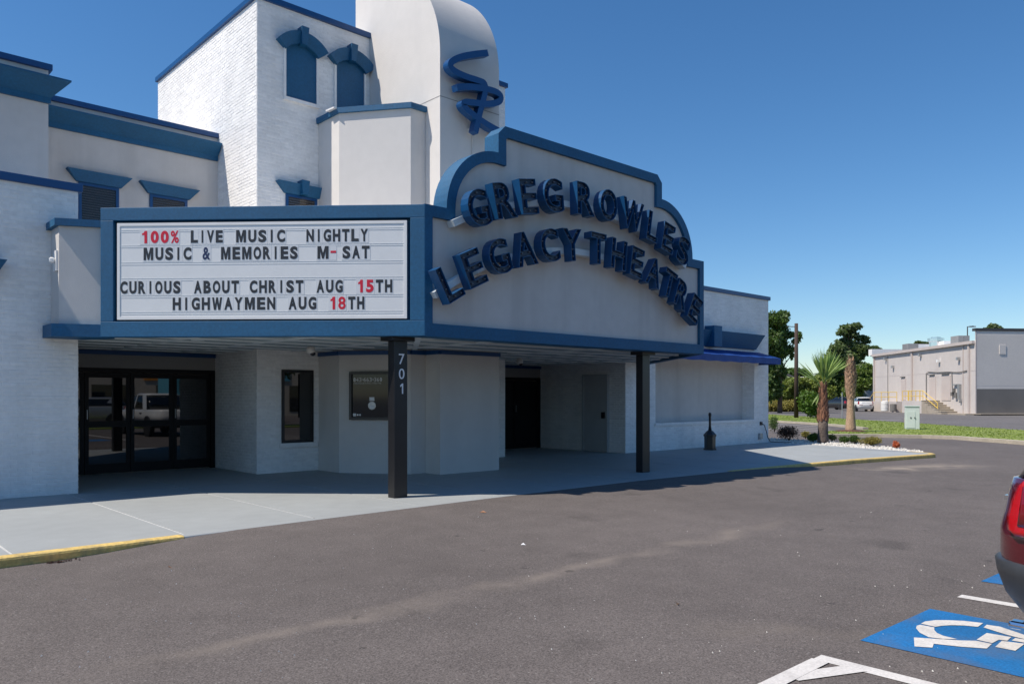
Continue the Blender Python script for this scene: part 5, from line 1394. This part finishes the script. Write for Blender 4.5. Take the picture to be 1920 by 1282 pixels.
# small gabled houses behind the scrub
def house(px, py, F_, wdt, label):
    p = PF(px, py, F_); p.z = 0; t = thing('house', label, 'house', tuple(p)); h = PF(px, py, F_).z
    a = p-Rw*wdt/2
    MB().obox(a, Rw*wdt, Fw*8, (0, 0, h*.62)).build('wall', 'house_wall', t)
    MB().prism([a-Rw*.3+Vector((0, 0, h*.62)), a+Rw*(wdt+.3)+Vector((0, 0, h*.62)), a+Rw*wdt/2+Vector((0, 0, h))], Fw*8).build('gable', 'white', t)
    for s_ in (0, 1):
        l_ = a-Rw*.5+Vector((0, 0, h*.60)) if s_ == 0 else a+Rw*(wdt+.5)+Vector((0, 0, h*.60)); tp = a+Rw*wdt/2+Vector((0, 0, h+.1))
        MB().prism([l_-Fw*.4, tp-Fw*.4, tp-Fw*.4+Vector((0, 0, .25)), l_-Fw*.4+Vector((0, 0, .25))], Fw*8.8).build('roof', 'house_roof' if s_ else 'white', t)
    MB().obox(p-Rw*.5-Fw*.02+Vector((0, 0, h*.25)), Rw*1.0, Fw*.015, (0, 0, 1.3)).build('window', 'car_glass', t)
house(1474, 703, 150, 9, 'small gabled house glimpsed right of the vine-clad tree')
house(1524, 708, 160, 8, 'tan gabled house glimpsed between palm fronds and pole')
house(1622, 697, 180, 9, 'gabled house glimpsed left of the beige building')

# ================================================================== VEHICLES
def rrect(hl, hw, xc, n=9, e=3.2, ef=None):
    """rounded outline, superellipse; points counter-clockwise"""
    P = []
    N = n*4
    for k in range(N):
        a = 2*math.pi*k/N; c_, s_ = math.cos(a), math.sin(a)
        ee = ef if (ef and c_ > 0) else e
        P.append((xc+hl*math.copysign(abs(c_)**(2/ee), c_), hw*math.copysign(abs(s_)**(2/ee), s_)))
    return P
def loft(levels, name, m, parent, n=10, cap=(True, True), smooth=True):
    mb = MB(); rings = []
    for (z, x0, x1, hw, e) in levels:
        rings.append([(x, y, z) for x, y in rrect((x1-x0)/2, hw, (x0+x1)/2, n, e)])
    N = n*4; vs = [v for r_ in rings for v in r_]
    fs = [(i*N+k, i*N+(k+1) % N, (i+1)*N+(k+1) % N, (i+1)*N+k) for i in range(len(rings)-1) for k in range(N)]
    if cap[0]: fs.append(tuple(reversed(range(N))))
    if cap[1]: fs.append(tuple((len(rings)-1)*N+k for k in range(N)))
    mb.add(vs, fs); o = mb.build(name, m, parent, smooth=smooth)
    return o
def edge_sharp(o, deg=35):
    try:
        me = o.data; me.set_sharp_from_angle(angle=math.radians(deg))
    except Exception: pass
def wheels(t, xs_, hw, r, wd=.22):
    for x in xs_:
        for s_ in (-1, 1):
            y = s_*(hw-wd*.5+.012)
            ty = MB().lathe([(r*.62, -wd/2), (r*.93, -wd/2), (r, -wd*.36), (r, wd*.36), (r*.93, wd/2), (r*.62, wd/2)], (x, y, r), 28, axis='y').build('wheel', 'tyre', t)
            f = 1 if s_ > 0 else -1
            rm = MB(); yy = y+s_*(wd/2-.03)
            rm.lathe([(r*.60, -.02), (r*.64, .0), (r*.60, .02)], (x, yy, r), 24, axis='y')
            rm.lathe([(r*.12, -.025), (r*.12, .025)], (x, yy, r), 10, axis='y')
            for k in range(7):
                a = 2*math.pi*k/7; rm.obox((x+math.cos(a)*r*.08-math.sin(a)*r*.045, yy-.012, r+math.sin(a)*r*.08+math.cos(a)*r*.045), (math.cos(a)*r*.53, 0, math.sin(a)*r*.53), (math.sin(a)*r*.09, 0, -math.cos(a)*r*.09), (0, .024, 0))
            rm.build('rim', 'rim', ty)
            # dark arch lip standing proud of the body
            ar = MB(); n = 16
            for k in range(n):
                a0, a1 = math.pi*k/n, math.pi*(k+1)/n; R0, R1 = r*1.08, r*1.24
                ya, yb = sorted((s_*(hw-.05), s_*(hw+.012)))
                q = [(x+R*math.cos(a), yy_, r+R*math.sin(a)) for yy_ in (ya, yb) for R, a in ((R0, a0), (R1, a0), (R1, a1), (R0, a1))]
                ar.add(q, [(0, 1, 2, 3), (7, 6, 5, 4), (0, 4, 5, 1), (1, 5, 6, 2), (2, 6, 7, 3), (3, 7, 4, 0)])
            ar.build('arch_lip', 'cladding', t)
            MB().lathe([(r*1.09, -.01), (r*1.09, .01)], (x, s_*(hw-.004), r), 24, axis='y').build('wheel_well', 'tyre', t)
def suv(name, label, cat, loc, rz, paint, group=None, clad=True, L=4.8, hw=.95, H=1.68, ground=-.1):
    """nose towards +x, rear at x = -L/2"""
    t = thing(name, label, cat, (loc[0], loc[1], ground), group, rz)
    r_ = -L/2; f_ = L/2
    if clad: loft([(.24, r_+.30, f_-.25, hw-.10, 4.5), (.30, r_+.16, f_-.12, hw-.04, 5.2), (.45, r_+.045, f_-.04, hw-.012, 5.2), (.58, r_-.0, f_, hw+.004, 5.2), (.655, r_-.012, f_+.0, hw, 5.2), (.67, r_+.025, f_-.02, hw-.014, 5.2)], 'cladding', 'cladding', t, n=14)
    lo = [(.44 if clad else .24, r_+.06 if clad else r_+.2, f_-.04 if clad else f_-.15, hw-.012 if clad else hw-.08, 5.2)]
    body = lo+[(.60, r_+.04, f_-.02, hw-.006, 5.2), (.70, r_+.018, f_-.01, hw-.004, 5.2), (.86, r_+.02, f_-.03, hw-.0, 5.2), (.96, r_+.045, f_-.10, hw-.012, 5.2), (1.09, r_+.06, f_-.35, hw-.025, 4.8), (1.18, r_+.085, f_-1.1, hw-.045, 4.6)]
    b = loft(body, 'body', paint, t, n=14)
    g = loft([(1.175, r_+.10, f_-1.05, hw-.065, 4.4), (1.30, r_+.17, f_-1.42, hw-.12, 3.8), (1.42, r_+.30, f_-1.78, hw-.20, 3.6), (H-.10, r_+.45, f_-2.05, hw-.27, 3.4)], 'window_band', 'car_glass', t, n=14)
    loft([(H-.115, r_+.28, f_-2.02, hw-.262, 3.4), (H-.05, r_+.36, f_-2.1, hw-.29, 3.2), (H-.01, r_+.65, f_-2.35, hw-.40, 3.0), (H, r_+.9, f_-2.6, hw-.55, 3.0)], 'roof', paint, t, n=14)
    # pillars
    for s_ in (-1, 1):
        for (xa, xb) in ((-1.12, -1.55), (.0, -.08), (1.25, .42)):
            y0, y1 = s_*(hw-.058), s_*(hw-.262)
            MB().obox((xa-.05, y0, 1.09), (.11 if xa > -1 else .34, 0, 0), (0, s_*.008, .003), (xb-xa, y1-y0, H-.11-1.09)).build('pillar', paint, t)
        MB().obox((.95, s_*(hw-.03), 1.06), (.12, 0, 0), (0, s_*.2, .02), (0, 0, .14)).build('mirror', paint, t)
    # tail lamps wrap round the rear corner: patches that follow the body outline
    def patch(levels, a0, a1, nm, m, off=.012, n=8):
        mb = MB(); vs = []
        for (z, x0, x1, hw_, e, aa0, aa1) in levels:
            for k in range(n+1):
                a = math.radians(aa0+(aa1-aa0)*k/n); c_, s2 = math.cos(a), math.sin(a)
                x = (x0+x1)/2+((x1-x0)/2+off)*math.copysign(abs(c_)**(2/e), c_); y = (hw_+off)*math.copysign(abs(s2)**(2/e), s2); vs.append((x, y, z))
        for i in range(len(levels)-1):
            for k in range(n): a = i*(n+1)+k; mb.f.append((a, a+1, a+n+2, a+n+1))
        mb.v = vs; o = mb.build(nm, m, t, smooth=True); sd_ = o.modifiers.new('t', 'SOLIDIFY'); sd_.thickness = .02; sd_.offset = -1
        return o
    for s_ in (-1, 1):
        def lv(z, a, b_): # rear-corner angles measured from +x
            tb = [q for q in body if q[0] <= z][-1]; ta = [q for q in body if q[0] >= z][0] if z < 1.18 else body[-1]
            f2 = 0 if ta[0] == tb[0] else (z-tb[0])/(ta[0]-tb[0]); I = [tb[i]+(ta[i]-tb[i])*f2 for i in range(5)]
            return (z, I[1], I[2], I[3], I[4], s_*a, s_*b_)
        if name != 'pickup_truck':
            patch([lv(.84, 137, 143), lv(.87, 132, 148), lv(.95, 130, 151), lv(1.05, 130, 150), lv(1.14, 132, 147), lv(1.175, 135, 143)], 0, 0, 'tail_lamp', 'taillight', .010)
            patch([lv(.90, 137, 142), lv(1.0, 136, 143), lv(1.14, 137, 143)], 0, 0, 'lamp_light_guide', 'taillight_dark', .016)
            patch([lv(.745, 150, 176), lv(.80, 150, 176)], 0, 0, 'reflector', 'taillight_dark', .006) if not clad else None
            patch([lv(.88, 12, 28), lv(.96, 12, 30)], 0, 0, 'head_lamp', 'headlight', .008)
    MB().box(r_+.045, r_+.12, -.45, .45, 1.02, 1.05).build('chrome_strip', 'chrome', t)
    if clad:
        for s_ in (-1, 1):
            MB().box(r_+.12, r_+.30, s_*.62-.05, s_*.62+.05, .225, .275).build('exhaust_tip', 'chrome', t, bevel=.02)
    MB().obox((r_+.005, -.26, .78 if clad else .75), (.03, 0, 0), (0, .52, 0), (0, 0, .14)).build('number_plate', 'white', t)
    wheels(t, (-L*.295, L*.305), hw, .36)
    return t
# red car at the right edge: heading away from the theatre
suv('parked_car', 'dark red crossover with grey bumper cladding parked at the right edge', 'car', (6.385, 1.64-2.4), -math.pi/2, 'car_red', 'cars parked in the lot')
# white car by the beige building
pw = PF(1615, 770, 93); hd_ = math.atan2(Fv[1], Fv[0])-.20
suv('parked_car', 'white crossover parked beside the beige building', 'car', (pw.x, pw.y), hd_, 'car_white', 'cars parked in the lot', clad=False, ground=-.09)
pw = PF(1573, 768, 104)
suv('parked_car', 'black car mostly hidden behind the bush', 'car', (pw.x, pw.y), hd_+.5, 'car_dark', 'cars parked in the lot', clad=False, ground=-.09)

# things across the lot, seen mirrored in the entrance glass
def pickup(label, loc, rz, paint):
    t = thing('pickup_truck', label, 'truck', (loc[0], loc[1], -.1), None, rz); L = 5.6; hw = 1.0; r_, f_ = -L/2, L/2
    loft([(.38, r_+.15, f_-.15, hw-.03, 5), (.5, r_, f_, hw, 5), (.68, r_-.02, f_, hw+.005, 5)], 'cladding', 'cladding', t)
    loft([(.66, r_+.01, f_-.02, hw-.01, 6), (.9, r_, f_-.02, hw, 6), (1.08, r_+.02, f_-.15, hw-.02, 6), (1.15, r_+.04, f_-1.2, hw-.05, 6)], 'body', paint, t)
    loft([(1.14, -1.35, f_-1.3, hw-.06, 5), (1.5, -1.15, f_-1.75, hw-.14, 5), (1.78, -.9, f_-2.1, hw-.22, 5)], 'window_band', 'car_glass', t)
    loft([(1.77, -.95, f_-2.05, hw-.21, 5), (1.86, -.8, f_-2.25, hw-.3, 4)], 'roof', paint, t)
    for s_ in (-1, 1):
        for (xa, xb, w_) in ((-1.55, -1.0, .45), (.1, .05, .12), (1.3, .55, .12)):
            MB().obox((xa, s_*(hw-.045), 1.13), (w_, 0, 0), (0, s_*.01, 0), (xb-xa, -s_*.17, .66)).build('pillar', paint, t)
        for x in (.0, -1.0): MB().box(x, x+.22, s_*(hw)-.02, s_*(hw)+.03, .98, 1.02).build('door_handle', 'cladding', t)
    wheels(t, (-1.72, 1.72), hw, .40)
    return t
pickup('white crew cab pickup parked behind the camera, mirrored in the doors', (12.3, -1.6), math.pi/2+math.pi, 'car_white')
suv('parked_car', 'silver car beyond the hatched aisle, mirrored in the entrance glass', 'car', (12.2, -13.5), math.pi, 'car_silver', 'cars parked in the lot', clad=False)
kv = thing('delivery_van', 'sky blue box van across the street, mirrored in the doors', 'van', (20.0, -17.5, -.1))
MB().box(18.0, 22.0, -18.6, -16.4, .5, 3.1).build('box_body', 'car_blue', kv, bevel=.05)
MB().box(22.0, 23.3, -18.4, -16.6, .5, 2.1).build('cab', 'car_blue', kv, bevel=.1)
MB().box(18.6, 20.2, -16.39, -16.36, 1.9, 2.7).build('side_window', 'car_glass', kv)
for x in (18.8, 22.5):
    for y in (-16.5, -18.5): MB().lathe([(.38, -.12), (.38, .12)], (x, y, .28), 18, axis='y').build('wheel', 'tyre', kv)
ob = thing('shop_building', 'cream shopfront across the street, mirrored in the doors', 'building', (18, -34, 0))
MB().box(-14, 60, -46, -34, -.2, 5.5).build('wall', 'house_wall', ob); MB().box(-14.2, 60.2, -46.2, -33.8, 5.5, 5.9).build('parapet', 'dark_metal', ob)
for k in range(14): x = -12+k*5; MB().box(x, x+3.2, -33.99, -33.95, .3, 2.6).build('window', 'car_glass', ob)
for k, m_ in enumerate(('orange_paint', 'red_sign', 'orange_paint', 'car_blue')): MB().box(6+k*8, 9+k*8, -33.98, -33.9, 3.0, 4.5).build('sign_panel', m_, ob)
gr_ = MB().box(-60, 120, -12.0, -9.3, -.2, -.02).build('grass_strip', 'grass'); struct(gr_)
mt = thing('tree', 'round leafy tree behind the camera, mirrored in the tower window', 'tree', (19.5, -11, -.1), 'trees behind the car park')
leaves([(19.5, -11, 4.2, 2.0, 2.0, 1.5), (18.6, -10.6, 3.6, 1.3, 1.3, 1.0), (20.6, -11.3, 3.8, 1.4, 1.4, 1.1)], 5000, .28, 'crown', 'leaf_dark', mt)
MB().tube([(19.5, -11, -.2), (19.5, -11, 3.8)], .14, 8, .07).build('trunk', 'bark', mt)
for y0 in range(6):
    line((16.4-.0+y0*.0, 2.2-y0*1.0), (14.2, 1.0-y0*1.0), .12)

# clear the bookkeeping property
for o in bpy.data.objects:
    if '_w' in o.keys(): del o['_w']
